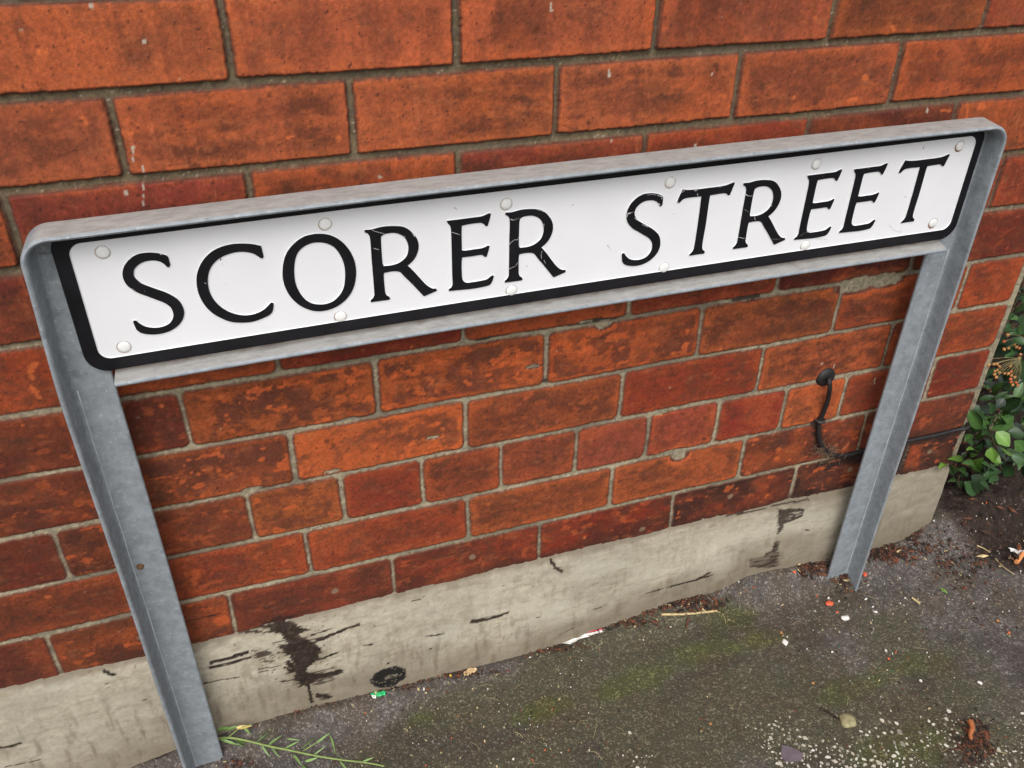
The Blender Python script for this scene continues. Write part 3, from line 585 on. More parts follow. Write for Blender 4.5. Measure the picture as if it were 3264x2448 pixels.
for i in range(len(stations) - 1):
    for j in range(n): Fc.append((i * n + j, i * n + (j + 1) % n, (i + 1) * n + (j + 1) % n, (i + 1) * n + j))
Fc.append(tuple(range(n))[::-1]); Fc.append(tuple((len(stations) - 1) * n + j for j in range(n)))
fr = mesh_obj('frame', V, Fc, galv_frame, sign, smooth=False)
def smooth_by_angle(o, deg=50):
    bm = bmesh.new(); bm.from_mesh(o.data); bmesh.ops.recalc_face_normals(bm, faces=bm.faces)
    for f in bm.faces: f.smooth = True
    for e in bm.edges:
        if len(e.link_faces) == 2 and e.calc_face_angle(0) > math.radians(deg): e.smooth = False
    bm.to_mesh(o.data); bm.free()
smooth_by_angle(fr, 28)

V, Fc = [], []
def seam(xa, za, xb, zb, y):
    tube([np.array([xa + (xb - xa) * t + (fbm(np.array([t * 30.]), np.array([xa]), 2, 9)[0] - .5) * .0012, y - .0001, za + (zb - za) * t]) for t in np.linspace(0, 1, 40)], .00075, V, Fc, 6)
SEAMS = [(XL + .0112, -.24, XL + .0118, .46), (XR - .0032, -.24, XR - .0040, .47)]
# bottom rail: lighter angle, mitred at its right end
ZR = .4826
def rail_station(t, right=False):
    p = [(-.0352, ZR + .028), (-.0352, ZR - .0058), (-.0712, ZR - .0058), (-.0726, ZR - .0052), (-.0736, ZR - .0040), (-.0739, ZR - .0026), (-.0734, ZR - .0012), (-.0722, ZR - .0003), (-.0706, ZR), (-.0440, ZR), (-.0398, ZR + .004), (-.0398, ZR + .028)]
    out = []
    for y, z in p:
        if t <= 0: x = -.0475
        elif t >= 1: x = 1.0045 + (y + .0735) / .0295 * .0095
        else: x = -.0475 + t * 1.052
        out.append((x, y + (fbm(np.array([x * 4.]), np.array([1.]), 2, 305)[0] - .5) * .001, bow(x, z)))
    return out
V = []; ts = np.linspace(0, 1, 50)
for t in ts: V += rail_station(t)
n = 12; Fc = [(i * n + j, i * n + (j + 1) % n, (i + 1) * n + (j + 1) % n, (i + 1) * n + j) for i in range(49) for j in range(n)]
Fc.append(tuple(range(n))); Fc.append(tuple(49 * n + j for j in range(n)))
rl = mesh_obj('bottom_rail', V, Fc, galv_rail, sign); smooth_by_angle(rl, 40)

# plate
def rrect(x0, x1, z0, z1, r, seg=10, step=.03):
    pts = []
    for cx, cz, a0 in ((x1 - r, z1 - r, 0), (x0 + r, z1 - r, 90), (x0 + r, z0 + r, 180), (x1 - r, z0 + r, 270)):
        for k in range(seg + 1):
            a = math.radians(a0 + 90 * k / seg); pts.append((cx + r * math.cos(a), cz + r * math.sin(a)))
    out = []
    for i, p in enumerate(pts):
        q = pts[(i + 1) % len(pts)]; L = math.dist(p, q); m = max(1, int(L / step))
        for t in range(m): out.append((p[0] + (q[0] - p[0]) * t / m, p[1] + (q[1] - p[1]) * t / m))
    return out
def ccw(p): return sum(a[0] * b[1] - b[0] * a[1] for a, b in zip(p, p[1:] + p[:1])) > 0
def offset(p, d):     # positive = outwards for a counter-clockwise ring
    o = []; n = len(p)
    for i in range(n):
        a, b, c_ = p[i - 1], p[i], p[(i + 1) % n]
        t1 = (b[0] - a[0], b[1] - a[1]); t2 = (c_[0] - b[0], c_[1] - b[1]); l1 = math.hypot(*t1) or 1e-9; l2 = math.hypot(*t2) or 1e-9
        nx = t1[1] / l1 + t2[1] / l2; nz = -t1[0] / l1 - t2[0] / l2; L = math.hypot(nx, nz) or 1e-9
        o.append((b[0] + nx / L * d, b[1] + nz / L * d))
    return o
def raised(name, outer, inners, y0, y1, skirt, mats, parent, rim=1):
    """flat shape standing proud of y0 at y1, with sloped painted flanks (material 1)"""
    V, Fc, FM = [], [], []
    loops = [outer] + inners
    loops = [l if ccw(l) == (i == 0) else l[::-1] for i, l in enumerate(loops)]
    base = 0; tess = tessellate_polygon([[Vector((x, z, 0)) for x, z in l] for l in loops])
    for l in loops:
        for x, z in l: V.append((x, y1, bow(x, z)))
    for t in tess:
        a, b_, c_ = [V[i] for i in t]
        cr = (b_[0] - a[0]) * (c_[2] - a[2]) - (b_[2] - a[2]) * (c_[0] - a[0])
        Fc.append(t if cr > 0 else t[::-1]); FM.append(0)
    s = 0
    for l in loops:
        ol = offset(l, skirt); k0 = len(V)
        for x, z in ol: V.append((x, y0, bow(x, z)))
        n = len(l)
        for i in range(n): Fc.append((s + i, k0 + i, k0 + (i + 1) % n, s + (i + 1) % n)); FM.append(rim if s == 0 else 1)
        s += n
    return mesh_obj(name, V, Fc, mats, parent, FM)
PO = rrect(-.0728, 1.0392, .4822, .6420, .0225)
PI_ = rrect(-.0588, 1.0272, .4968, .6268, .0125)
# white enamel sheet with a rolled edge
bo = PO; V = [(x, SY + .0008, bow(x, z)) for x, z in bo] + [(x, -.0402, bow(x, z)) for x, z in bo]; nn = len(bo)
tess = tessellate_polygon([[Vector((x, z, 0)) for x, z in bo]])
def orient(t, V):
    a, b_, c_ = [V[i] for i in t]; return t if (b_[0] - a[0]) * (c_[2] - a[2]) - (b_[2] - a[2]) * (c_[0] - a[0]) > 0 else t[::-1]
Fc = [orient(t, V) for t in tess] + [tuple(i + nn for i in orient(t, V))[::-1] for t in tess] + [(i, i + nn, (i + 1) % nn + nn, (i + 1) % nn) for i in range(nn)]
plate = mesh_obj('name_plate', V, Fc, [white_v, black_v], sign, [0] * len(tess) + [1] * len(tess) + [1] * nn)
plate['label'] = 'white enamelled name plate with raised black border and letters'
raised('border', offset(PO, -.0002) if ccw(PO) else PO, [PI_], SY + .00075, SY - .0004, .0009, [black_v, white_v], plate, 0)

GLYPH = {
 'S': ['47.1,75.9c 45.5,73.4 44.2,73.8c 42,77.6 39.1,80.5 35.2,82.3 30,83.1 24.6,82.8 19.5,81.1 15.1,78 12.3,74.3 11.3,70.1 12.2,65.6 14.4,62.1 17.4,58.7 22.1,55.5 28.8,51.2 35.6,47 41.3,42.5 46.4,37.1 49.3,30.7 50.3,23.8 49.6,18.6 47.1,12.9 42.4,7.5 35.9,3.2 28.7,0.7 20.7,0 14.1,0.7 7.8,2.6 3.4,5.4 1.3,8.5 0.6,12.7 0,18.5c 1.4,19.3 3.2,18.4 4.6,16 7.7,12.5 11.5,9.8 16.7,7.9 22.7,7.2 28.4,7.9 34,10.3 37.9,14.8 39.7,19.5 39.7,24.2 38.7,28.7 36.1,32.5 32.4,36 26.5,39.9 18.9,45 11.7,49.7 6.4,55 2.9,60.6 1.5,66.5 1.9,72.7 4.2,78.6 7.9,83.6 13,87.8 18.9,90.7 24.8,91.5 31.6,91.1 37.7,89.7 42.7,87.7 45.6,86.1 46.8,84.3'],
 'C': ['69.1,85.5c 70,73.5c 68.3,71.7 66.5,73c 63.2,76.4 59.1,79.2 53.7,81.2 47.1,82.3 40.4,82.1 33.4,80.5 27.4,78.2 21.8,74.5 17,69.4 13.7,63.5 11.3,55.5 10.5,47.7 11.1,39.7 13.4,32 17.3,24.7 22.6,18.4 29.3,13.2 35.8,10.1 42.6,8.4 50.3,8.4 57.7,10.3 64.2,14 68.9,18.4 70.6,19.6 72.5,18.2c 71.5,13.2 69.6,8 67.1,5.6 60.8,3.1 53.3,0.9 46.1,0 37.9,0.7 29.9,2.4 23.4,5.2 16.1,10.6 9.7,17.1 4.8,25 1.4,34.6 0,44.1 0.4,53.8 2.1,62 5.5,69.8 10.7,77.3 17.9,83.9 25.8,88.2 34.5,90.5 43,91.2 51.2,90.5 59.4,89 64.8,87.3'],
 'O': ['43.9,90.2 51.4,88.4 58.7,84.4 65.3,78.4 71.1,69.8 75.1,60.3 77,50.6 77,40.5 75.1,29.7 71.1,19.9 64.4,11.2 56.3,5 47.2,1.2 37.1,0 28,1.5 19.9,5.6 12.2,12.1 5.5,21.8 1.5,32.7 0,43.7 0.7,52.9 2.8,62.5 6.2,71.1 11.5,78.5 19.3,85.1 27.4,89.2 35.7,90.6', '41.2,81.3 48.1,79.5 54.8,75.6 59.6,69.7 63.1,61.9 65.3,53 65.7,43.5 64.6,33.4 62.2,24.1 57.4,16.5 50.6,10.5 42.9,7.9 34.9,8 27.2,10.4 21,15.2 16.4,22.2 13.2,30.9 11.7,39.9 12,49.9 13.1,57.7 15.1,65.3 18.3,72.1 23.6,77.2 29.9,80.3 35.9,81.6'],
 'R': ['0,85.9c 0.2,88.1c 7.6,87.8 15.6,89.1 23.6,89.4 32.1,88.6 40.1,87 46.1,83.6 51.4,78 55.5,71.5 57.2,64.5 56.8,58.5 54.2,51.4 49.7,45.2 43.7,40.5c 47.9,35.4 53.3,28 58.8,20.1 63.7,13.7 68.2,9.4 71.4,7.6 74.7,7.4c 75.9,4.6c 69.9,2.7 61.5,0c 60.2,0.6c 54.9,7.9 47,18.7 39.8,27.9 35.6,33.7 31.3,35.7 25,36.3 17.3,35.7c 16.6,34.1 16.3,27.9 16.4,17.3 16.6,11 17.9,7.5 20.4,5.5 21.8,3c 20.4,1.8c 10.5,1.9 0.2,1.9c 0.3,4.3c 3.1,6.6 4.8,9.9 5,19.1 5.1,36.4 5.1,56.8 5.4,75.4 4.7,81.4 3,84.2', '17,79.1c 20.5,81 25.5,81.6 31.6,81.2 37.1,79.1 41.9,75.2 44.7,70.2 46.2,63.3 45.5,56.7 43.4,51.5 39,47.4 33.1,44.4 25.4,43.1 17.3,43.5c 16.2,46.5 16.1,62 16.4,75.3'],
 'E': ['0,86.6c 10.2,86.6 25.7,86.8 40,87 44.6,88.5 47.3,89.6c 50.2,89.1c 48.9,83.3 46.5,75.5c 44.6,75.2c 42.3,78.1 39.3,79.9 33.4,80.2 24.3,80 16.8,79.2c 16.3,74 16.1,60.4 16.2,49.4c 19.8,48.6 29.1,48.7 39.8,48.9 43.8,49.9 46.5,51.2c 48.5,50.6c 47.1,44.5 45.1,37.9c 42.7,38.3c 41,40.5 38.4,41.4 29,41.1 16.4,41.1c 15.6,36.3 15.4,25.7 15.7,15.7 17.1,11.2 21.1,8.3 28.6,8 38.8,8.3 45.6,9.2 49.8,12.1 51.5,13.3c 53.7,12.2c 52.1,6.7 49.7,2.6 47.7,1.3 38.7,0.3 28.5,0 14.9,0.6 0.1,1.3c 0.2,3.6c 3.2,5.3 4.7,8.7 4.6,20.2 4.7,41.3 4.8,61.9 4.7,75.4 3.7,80.9 1.5,83.5'],
 'T': ['5.5,87.9c 12.8,86.5 24.2,85.9 39.3,86 54.6,86.1 64.5,86.8 69.6,88.4 73.7,89.5c 75.1,88.1c 73.6,83.3 70.9,74c 68.6,74c 66.3,76.3 63,77.4 52.2,77.2 43.8,76.7c 43.3,72.5 43.3,58 43.4,39.7 42.8,22.6 42.7,10.5 44.2,5.7 47.6,2.9c 47.4,0.2c 37.5,0.3 26.9,0c 26.4,1.6c 29.8,4.6 31.5,8.9 32,16.5 32.3,35.9 32.3,56.5 32,76.6c 21.7,77.1 12.6,77 7.5,75.8 3.2,71.5c 0,72.8c 2.1,79.3']
}
def smooth_loop(txt):
    P = []
    for tok in txt.split():
        c_ = tok.endswith('c'); a, b_ = tok.rstrip('c').split(','); P.append((float(a), float(b_), c_))
    out = []; n = len(P)
    for i in range(n):
        p0, p1, p2, p3 = P[i - 1], P[i], P[(i + 1) % n], P[(i + 2) % n]
        a = np.array(p1[:2]); b_ = np.array(p2[:2]); L = np.linalg.norm(b_ - a)
        m0 = (b_ - a) if p1[2] else (b_ - np.array(p0[:2])) / 2
        m1 = (b_ - a) if p2[2] else (np.array(p3[:2]) - a) / 2
        for q, mm in ((0, m0), (1, m1)):
            ln = np.linalg.norm(mm)
            if ln > L * 1.3: mm *= L * 1.3 / ln
        k = max(1, int(L / 2.2))
        for j in range(k):
            t = j / k; h = ((2 * t ** 3 - 3 * t ** 2 + 1), (t ** 3 - 2 * t ** 2 + t), (-2 * t ** 3 + 3 * t ** 2), (t ** 3 - t ** 2))
            q = h[0] * a + h[1] * m0 + h[2] * b_ + h[3] * m1; out.append((q[0] / 1000, q[1] / 1000))
    return out
def unbow(x): return bow(x, 0)
TEXT = [('S', -.0184, .5172), ('C', .0498, .5158), ('O', .1361, .5167), ('R', .2265, .5171), ('E', .3165, .5178), ('R', .3838, .5177), ('S', .5316, .5172), ('T', .5979, .5205), ('R', .6855, .5192), ('E', .7753, .5206), ('E', .8435, .5216), ('T', .9145, .5242)]
for ch, x0, z0 in TEXT:
    loops = []
    xc = x0 + .03
    for l in GLYPH[ch]:
        # traced on the tilted plate: take the tilt out again before bow() puts it back
        loops.append([(x0 + a, z0 + b_ - bow(x0 + a, 0) + 0.0) for a, b_ in smooth_loop(l)])
    loops = [offset(l if ccw(l) == (i == 0) else l[::-1], .0003) for i, l in enumerate(loops)]
    raised('letter', loops[0], loops[1:], SY + .00078, SY - .0006, .0007, [black_v, white_v], plate)
# worn slivers where the enamel has chipped off the letters and dirt spots on the white
def P1(u, v, y=SY - .00075): w = at_y(u, v, y); return (w[0], w[2])
def ribbon(pts, w, y, V, Fc):
    for (a, b_) in zip(pts[:-1], pts[1:]):
        d = np.array([b_[0] - a[0], b_[1] - a[1]]); L = np.linalg.norm(d) + 1e-9; nrm = np.array([-d[1], d[0]]) / L
        k = len(V); w0 = w * (.5 + .6 * rnd.random()); w1 = w * (.3 + .6 * rnd.random())
        for p, s, ww in ((a, -1, w0), (b_, -1, w1), (b_, 1, w1), (a, 1, w0)):
            V.append((p[0] + nrm[0] * ww * s / 2, y, p[1] + nrm[1] * ww * s / 2))
        Fc.append((k, k + 1, k + 2, k + 3))
def zz(o, *p): return [P1(o[0] + x * 300 / 1659, o[1] + y * 300 / 1659) for x, y in p]
V, Fc = [], []
for pts, w in ((zz((1130, 690), (310, 240), (370, 265), (450, 285), (530, 305)), .0011), (zz((1130, 690), (335, 560), (380, 575), (430, 580)), .0012), (zz((1130, 690), (1010, 290), (1040, 320), (1060, 355)), .0016), (zz((1130, 690), (870, 340), (900, 372)), .0009), (zz((1130, 690), (1030, 1185), (1036, 1192)), .001),
               (zz((1380, 660), (330, 440), (400, 465), (480, 490)), .0008), (zz((1580, 630), (240, 825), (270, 790), (325, 745)), .0014), (zz((1580, 630), (330, 742), (380, 745), (410, 690)), .0008), (zz((1580, 630), (235, 1260), (300, 1225), (360, 1205)), .0009), (zz((1580, 630), (358, 1192), (398, 1135)), .0015), (zz((1580, 630), (265, 380), (310, 398)), .0015), (zz((1580, 630), (310, 398), (410, 360)), .0006),
               (zz((1580, 630), (720, 212), (800, 225), (865, 255)), .0008), (zz((1580, 630), (820, 940), (800, 1010), (810, 1080)), .0008), (zz((1580, 630), (850, 1100), (880, 1165)), .0007), (zz((1580, 630), (848, 460), (852, 510)), .0011),
               (zz((1920, 590), (790, 178), (870, 160), (950, 175)), .0008), (zz((1920, 590), (975, 180), (1060, 205)), .0018), (zz((1920, 590), (1050, 225), (1048, 250)), .002), (zz((1920, 590), (430, 560), (450, 510), (500, 495)), .002), (zz((1920, 590), (420, 500), (555, 475)), .0008), (zz((1920, 590), (570, 575), (620, 620)), .0013), (zz((1920, 590), (700, 695), (810, 740)), .0009), (zz((1920, 590), (990, 320), (1020, 350)), .0018),
               (zz((2120, 560), (290, 300), (350, 255)), .0012), (zz((2120, 560), (520, 265), (570, 262)), .0016), (zz((2120, 560), (570, 315), (575, 355)), .0015), (zz((2120, 560), (945, 205), (1005, 195)), .0006), (zz((2120, 560), (1190, 130), (1198, 128)), .002), (zz((2120, 560), (205, 465), (240, 465)), .0013),
               (zz((2290, 540), (485, 435), (510, 465)), .003), (zz((2290, 540), (510, 465), (560, 470), (615, 462)), .0010), (zz((2290, 540), (345, 1190), (460, 1220)), .0008), (zz((2290, 540), (635, 840), (650, 890)), .0008), (zz((2290, 540), (935, 650), (940, 620)), .0016), (zz((2290, 540), (1105, 455), (1120, 445)), .0018), (zz((2290, 540), (460, 705), (545, 760)), .0004), (zz((2290, 540), (945, 1235), (1100, 1225)), .0004),
               (zz((2490, 500), (450, 1325), (560, 1318)), .0014), (zz((2490, 500), (330, 1395), (440, 1330)), .0004), (zz((2490, 500), (730, 345), (738, 340)), .0012), (zz((2640, 490), (700, 252), (712, 256)), .0014), (zz((360, 780), (835, 165), (855, 180)), .0016), (zz((360, 780), (555, 822), (562, 820)), .0010), (zz((360, 780), (330, 770), (410, 815)), .0004), (zz((600, 750), (290, 848), (312, 845)), .0013)):
    V, Fc = [], []; ribbon(pts, w * .62, SY - .00072, V, Fc); mesh_obj('paint_chip', V, Fc, bpy.data.materials.get('chipped_enamel') or plain('chipped_enamel', (196, 196, 194), .7, nscale=500, namt=.3), plate)
V, Fc = [], []
for pts, w in ((zz((600, 750), (572, 400), (570, 460)), .0010), (zz((600, 750), (570, 430), (610, 440)), .0006), (zz((600, 750), (595, 505), (608, 525)), .0006), (zz((1380, 660), (380, 10), (405, 40)), .0018), (zz((1380, 660), (415, 35), (432, 60)), .001), (zz((1920, 590), (95, 1065), (130, 1110)), .0011), (zz((1920, 590), (130, 1110), (165, 1170)), .0004), (zz((1920, 590), (1215, 125), (1225, 145)), .0006),
               (zz((2820, 460), (690, 45), (700, 90)), .0012), (zz((2820, 460), (660, 110), (730, 15)), .0005), (zz((2820, 460), (370, 930), (390, 935)), .0022), (zz((2820, 460), (290, 1550), (305, 1500)), .0006), (zz((1580, 630), (545, 1215), (560, 1218)), .0012), (zz((1580, 630), (1350, 140), (1390, 130)), .0008), (zz((1580, 630), (1130, 700), (1150, 680)), .0006), (zz((2120, 560), (155, 690), (170, 670)), .0008), (zz((600, 750), (660, 870), (668, 862)), .0008), (zz((870, 720), (180, 158), (184, 164)), .0008), (zz((2490, 500), (640, 1450), (760, 1460), (840, 1475)), .0003), (zz((2820, 460), (90, 1420), (160, 1520), (290, 1560)), .0003)):
    V, Fc = [], []; ribbon(pts, w, SY + .0006, V, Fc); mesh_obj('scuff_mark', V, Fc, bpy.data.materials.get('grey_scuff') or plain('grey_scuff', (120, 116, 112), .9, nscale=500, namt=.3), plate)
# screw caps
def dome(c_, r, h, V, Fc, seg=20, rings=6, flat=.15):
    k0 = len(V)
    for i in range(rings):
        a = (math.pi / 2) * i / rings
        rr_ = r * math.cos(a) ** .8; yy = c_[1] - h * math.sin(a)
        for j in range(seg):
            t = 2 * math.pi * j / seg; V.append((c_[0] + rr_ * math.cos(t), yy, c_[2] + rr_ * math.sin(t)))
    V.append((c_[0], c_[1] - h, c_[2])); top = len(V) - 1
    for i in range(rings - 1):
        for j in range(seg): Fc.append((k0 + i * seg + j, k0 + i * seg + (j + 1) % seg, k0 + (i + 1) * seg + (j + 1) % seg, k0 + (i + 1) * seg + j))
    for j in range(seg): Fc.append((k0 + (rings - 1) * seg + j, k0 + (rings - 1) * seg + (j + 1) % seg, top))
for i, (u, v) in enumerate([(328, 806), (396, 1108), (1038, 716), (1087, 1011), (1616, 652), (1632, 928), (2139, 583), (2119, 855), (2606, 524), (2569, 784), (3063, 466), (2977, 712)]):
    w = at_y(u, v, SY - .001); V, Fc = [], []
    dome((w[0], SY + .0007, w[2]), .0065, .0024, V, Fc)
    cp = mesh_obj('screw_cap', V, Fc, cap_mat, plate, smooth=True)
    V, Fc = [], []; rr_ = random.Random(i)
    a0 = math.radians(200 if i < 6 else 235)
    ring = []
    for j in range(24):
        a = 2 * math.pi * j / 24; g = .0003 + .0009 * max(0, math.cos(a - a0)) * (1.6 if i in (10, 11) else 1) + .0003 * rr_.random()
        V.append((w[0] + (.0065 + g) * math.cos(a), SY + .00055, w[2] + (.0065 + g) * math.sin(a)))
    Fc = [tuple(range(24))]
    mesh_obj('rust_ring', V, Fc, rust_mat if i in (10, 11) else plain('grime_ring', (168, 156, 146), .9) if i == 0 else bpy.data.materials['grime_ring'], cp)
    if i in (2, 10): pass

# ------------------------------------------------------------------ cable and grommet, zinc seams
blackc = plain('black_cable_sheath', (34, 31, 32), .55, nscale=120, namt=.5, bump=.5, bscale=300, spec=.4)
def tube(path, r, V, Fc, seg=10, cap=True, taper=None):
    path = [np.array(p, float) for p in path]; k0 = len(V); n = len(path); up = np.array([0.03, .2, 1.0])
    for i, p in enumerate(path):
        t = path[min(i + 1, n - 1)] - path[max(i - 1, 0)]; t /= (np.linalg.norm(t) + 1e-9)
        a = np.cross(t, up); 
        if np.linalg.norm(a) < .2: a = np.cross(t, [1, 0, 0.1])
        a /= np.linalg.norm(a); b_ = np.cross(t, a)
        ri = r * (1 if taper is None else 1 + (taper - 1) * i / (n - 1))
        for j in range(seg):
            th = 2 * math.pi * j / seg; V.append(tuple(p + a * ri * math.cos(th) + b_ * ri * math.sin(th)))
    for i in range(n - 1):
        for j in range(seg): Fc.append((k0 + i * seg + j, k0 + i * seg + (j + 1) % seg, k0 + (i + 1) * seg + (j + 1) % seg, k0 + (i + 1) * seg + j))
    if cap: Fc.append(tuple(k0 + j for j in range(seg))[::-1]); Fc.append(tuple(k0 + (n - 1) * seg + j for j in range(seg)))
for a_, b_, c_, d_ in SEAMS:
    V, Fc = [], []; seam(a_, b_, c_, d_, YB - TH); mesh_obj('zinc_seam', V, Fc, bpy.data.materials.get('bright_zinc') or plain('bright_zinc', (176, 180, 182), .55, nscale=80, namt=.2), sign, smooth=True)
def crom(P, k=6):
    P = [np.array(p, float) for p in P]; out = []
    for i in range(len(P) - 1):
        p0, p1, p2, p3 = P[max(i - 1, 0)], P[i], P[i + 1], P[min(i + 2, len(P) - 1)]
        for j in range(k):
            t = j / k; out.append(.5 * ((2 * p1) + (p2 - p0) * t + (2 * p0 - 5 * p1 + 4 * p2 - p3) * t * t + (3 * p1 - p0 - 3 * p2 + p3) * t ** 3))
    out.append(P[-1]); return out
cab = empty('wall_cable', tuple(at_y(2637, 1205, 0)), 'thin black cable coming out of a round black grommet and bending along the brick joint', 'cable')
w = at_y(2636, 1206, -.003); V, Fc = [], []
dome((w[0], .0015, w[2]), .0165, .0075, V, Fc, seg=28)
mesh_obj('grommet', V, Fc, blackc, cab, smooth=True)
path = [(2643, 1206, -.002), (2643, 1212, -.012), (2645, 1236, -.016), (2637, 1281, -.010), (2620, 1326, -.006), (2611, 1349, -.0055), (2609, 1385, -.0055), (2617, 1416, -.006), (2640, 1441, -.006), (2672, 1452, -.005), (2708, 1449, -.0045), (2753, 1437, -.004), (2830, 1419, -.003), (2898, 1404, -.0035), (2979, 1388, -.003), (3040, 1372, -.003)]
pts = [at_y(u, v, y) for u, v, y in path]
pts += [pts[-1] + np.array([.03, .0, .004]), pts[-1] + np.array([.05, .06, .0])]
V, Fc = [], []; tube(crom(pts, 8), .0036, V, Fc, 12); mesh_obj('cable', V, Fc, blackc, cab, smooth=True)
w = at_y(2613, 1340, -.004); V, Fc = [], []
tube([w + np.array([-.007, .001, .001]), w + np.array([-.004, -.006, .0005]), w + np.array([.004, -.006, 0]), w + np.array([.009, .001, -.001])], .0024, V, Fc, 8)
mesh_obj('cable_clip', V, Fc, plain('dusty_black_plastic', (58, 54, 52), .6), cab, smooth=True)
# fluff and cobweb caught where the cable bends
V, Fc = [], []
for i in range(150):
    w = at_y(2622 + rnd.gauss(0, 22) + (i % 3) * 9, 1440 + rnd.gauss(0, 14), -.002 - rnd.random() * .008); d = np.array([rnd.gauss(0, 1), rnd.gauss(0, .4), rnd.gauss(0, 1)]) * .0045
    tube([w - d, w + np.array([0, -.001, .001]), w + d], .00028, V, Fc, 3, False)
mesh_obj('cobweb_fluff', V, Fc, plain('dusty_fluff', (118, 98, 78), .95, nscale=300, namt=.5), None, label='brown fluff and cobweb caught under the bend of the black cable', cat='cobweb', kind='stuff')

# ------------------------------------------------------------------ shrub beyond the corner
leaf_mat, nt, b = new_mat('evergreen_leaf')
a = N(nt, 'ShaderNodeAttribute', attribute_name='tint'); tc = N(nt, 'ShaderNodeTexCoord')
n1 = N(nt, 'ShaderNodeTexNoise', Scale=160.0, Detail=3.0); nt.links.new(tc.outputs['Object'], n1.inputs['Vector'])
mr = N(nt, 'ShaderNodeMapRange'); mr.inputs['To Min'].default_value = .72; mr.inputs['To Max'].default_value = 1.25; nt.links.new(n1.outputs['Fac'], mr.inputs['Value'])
mu = N(nt, 'ShaderNodeVectorMath', operation='SCALE'); nt.links.new(a.outputs['Color'], mu.inputs[0]); nt.links.new(mr.outputs[0], mu.inputs['Scale'])
nt.links.new(mu.outputs[0], b.inputs['Base Color']); b.inputs['Roughness'].default_value = .38; b.inputs['Specular IOR Level'].default_value = .45
bp = N(nt, 'ShaderNodeBump', Strength=.2, Distance=.0008); nt.links.new(n1.outputs['Fac'], bp.inputs['Height']); nt.links.new(bp.outputs[0], b.inputs['Normal'])
bark = plain('twig_bark', (96, 78, 60), .9, nscale=90, namt=.4, bump=.4)

class Leaves:
    def __init__(s): s.V = []; s.F = []; s.C = []
    def add(s, base, tip, wid, nrm, rgb, fold=.25, curl=.15, obov=.62, st=6):
        base = np.array(base, float); tip = np.array(tip, float); d = tip - base; L = np.linalg.norm(d) + 1e-9; d = d / L
        nrm = np.array(nrm, float); nrm = nrm - d * (nrm @ d); nrm /= (np.linalg.norm(nrm) + 1e-9); side = np.cross(d, nrm)
        k0 = len(s.V); c = s2l(rgb)
        for i in range(st + 1):
            t = i / st
            w = wid * .5 * (max(math.sin(math.pi * min(1, t ** (obov + .22)) * .985 + .02), .05)) ** .95
            if t == 0: w = wid * .04
            if t == 1: w = wid * .05
            cc = base + d * L * t + nrm * (-curl * L * (t - .4) ** 2)
            wv = 1 + .06 * math.sin(i * 2.7 + L * 900)
            for sgn, kk in ((-1, 1), (-.5, .55), (0, 0), (.5, .55), (1, 1)):
                s.V.append(tuple(cc + side * w * sgn * wv + nrm * w * fold * kk)); s.C.append(c * (1.28 if kk == 0 else 1.0 - .08 * kk))
        for i in range(st):
            for j in range(4): s.F.append((k0 + i * 5 + j, k0 + i * 5 + j + 1, k0 + (i + 1) * 5 + j + 1, k0 + (i + 1) * 5 + j))
    def build(s, name, mat, parent, **kw):
        o = mesh_obj(name, s.V, s.F, mat, parent, smooth=True, **kw)
        at = o.data.color_attributes.new('tint', 'FLOAT_COLOR', 'POINT'); r = np.ones((len(s.V), 4), np.float32); r[:, :3] = np.array(s.C); at.data.foreach_set('color', r.ravel())
        return o
R5 = random.Random(55)
shrub = empty('berry_shrub', (1.55, .25, -.12), 'dark green evergreen shrub with small orange berries growing round the wall corner', 'shrub')
lf = Leaves()
def cr(x, y): return (2864 + x * .4219, 950 + y * .4219)
G1, G2, G3, G4 = (92, 126, 50), (68, 100, 48), (50, 76, 42), (34, 50, 34)
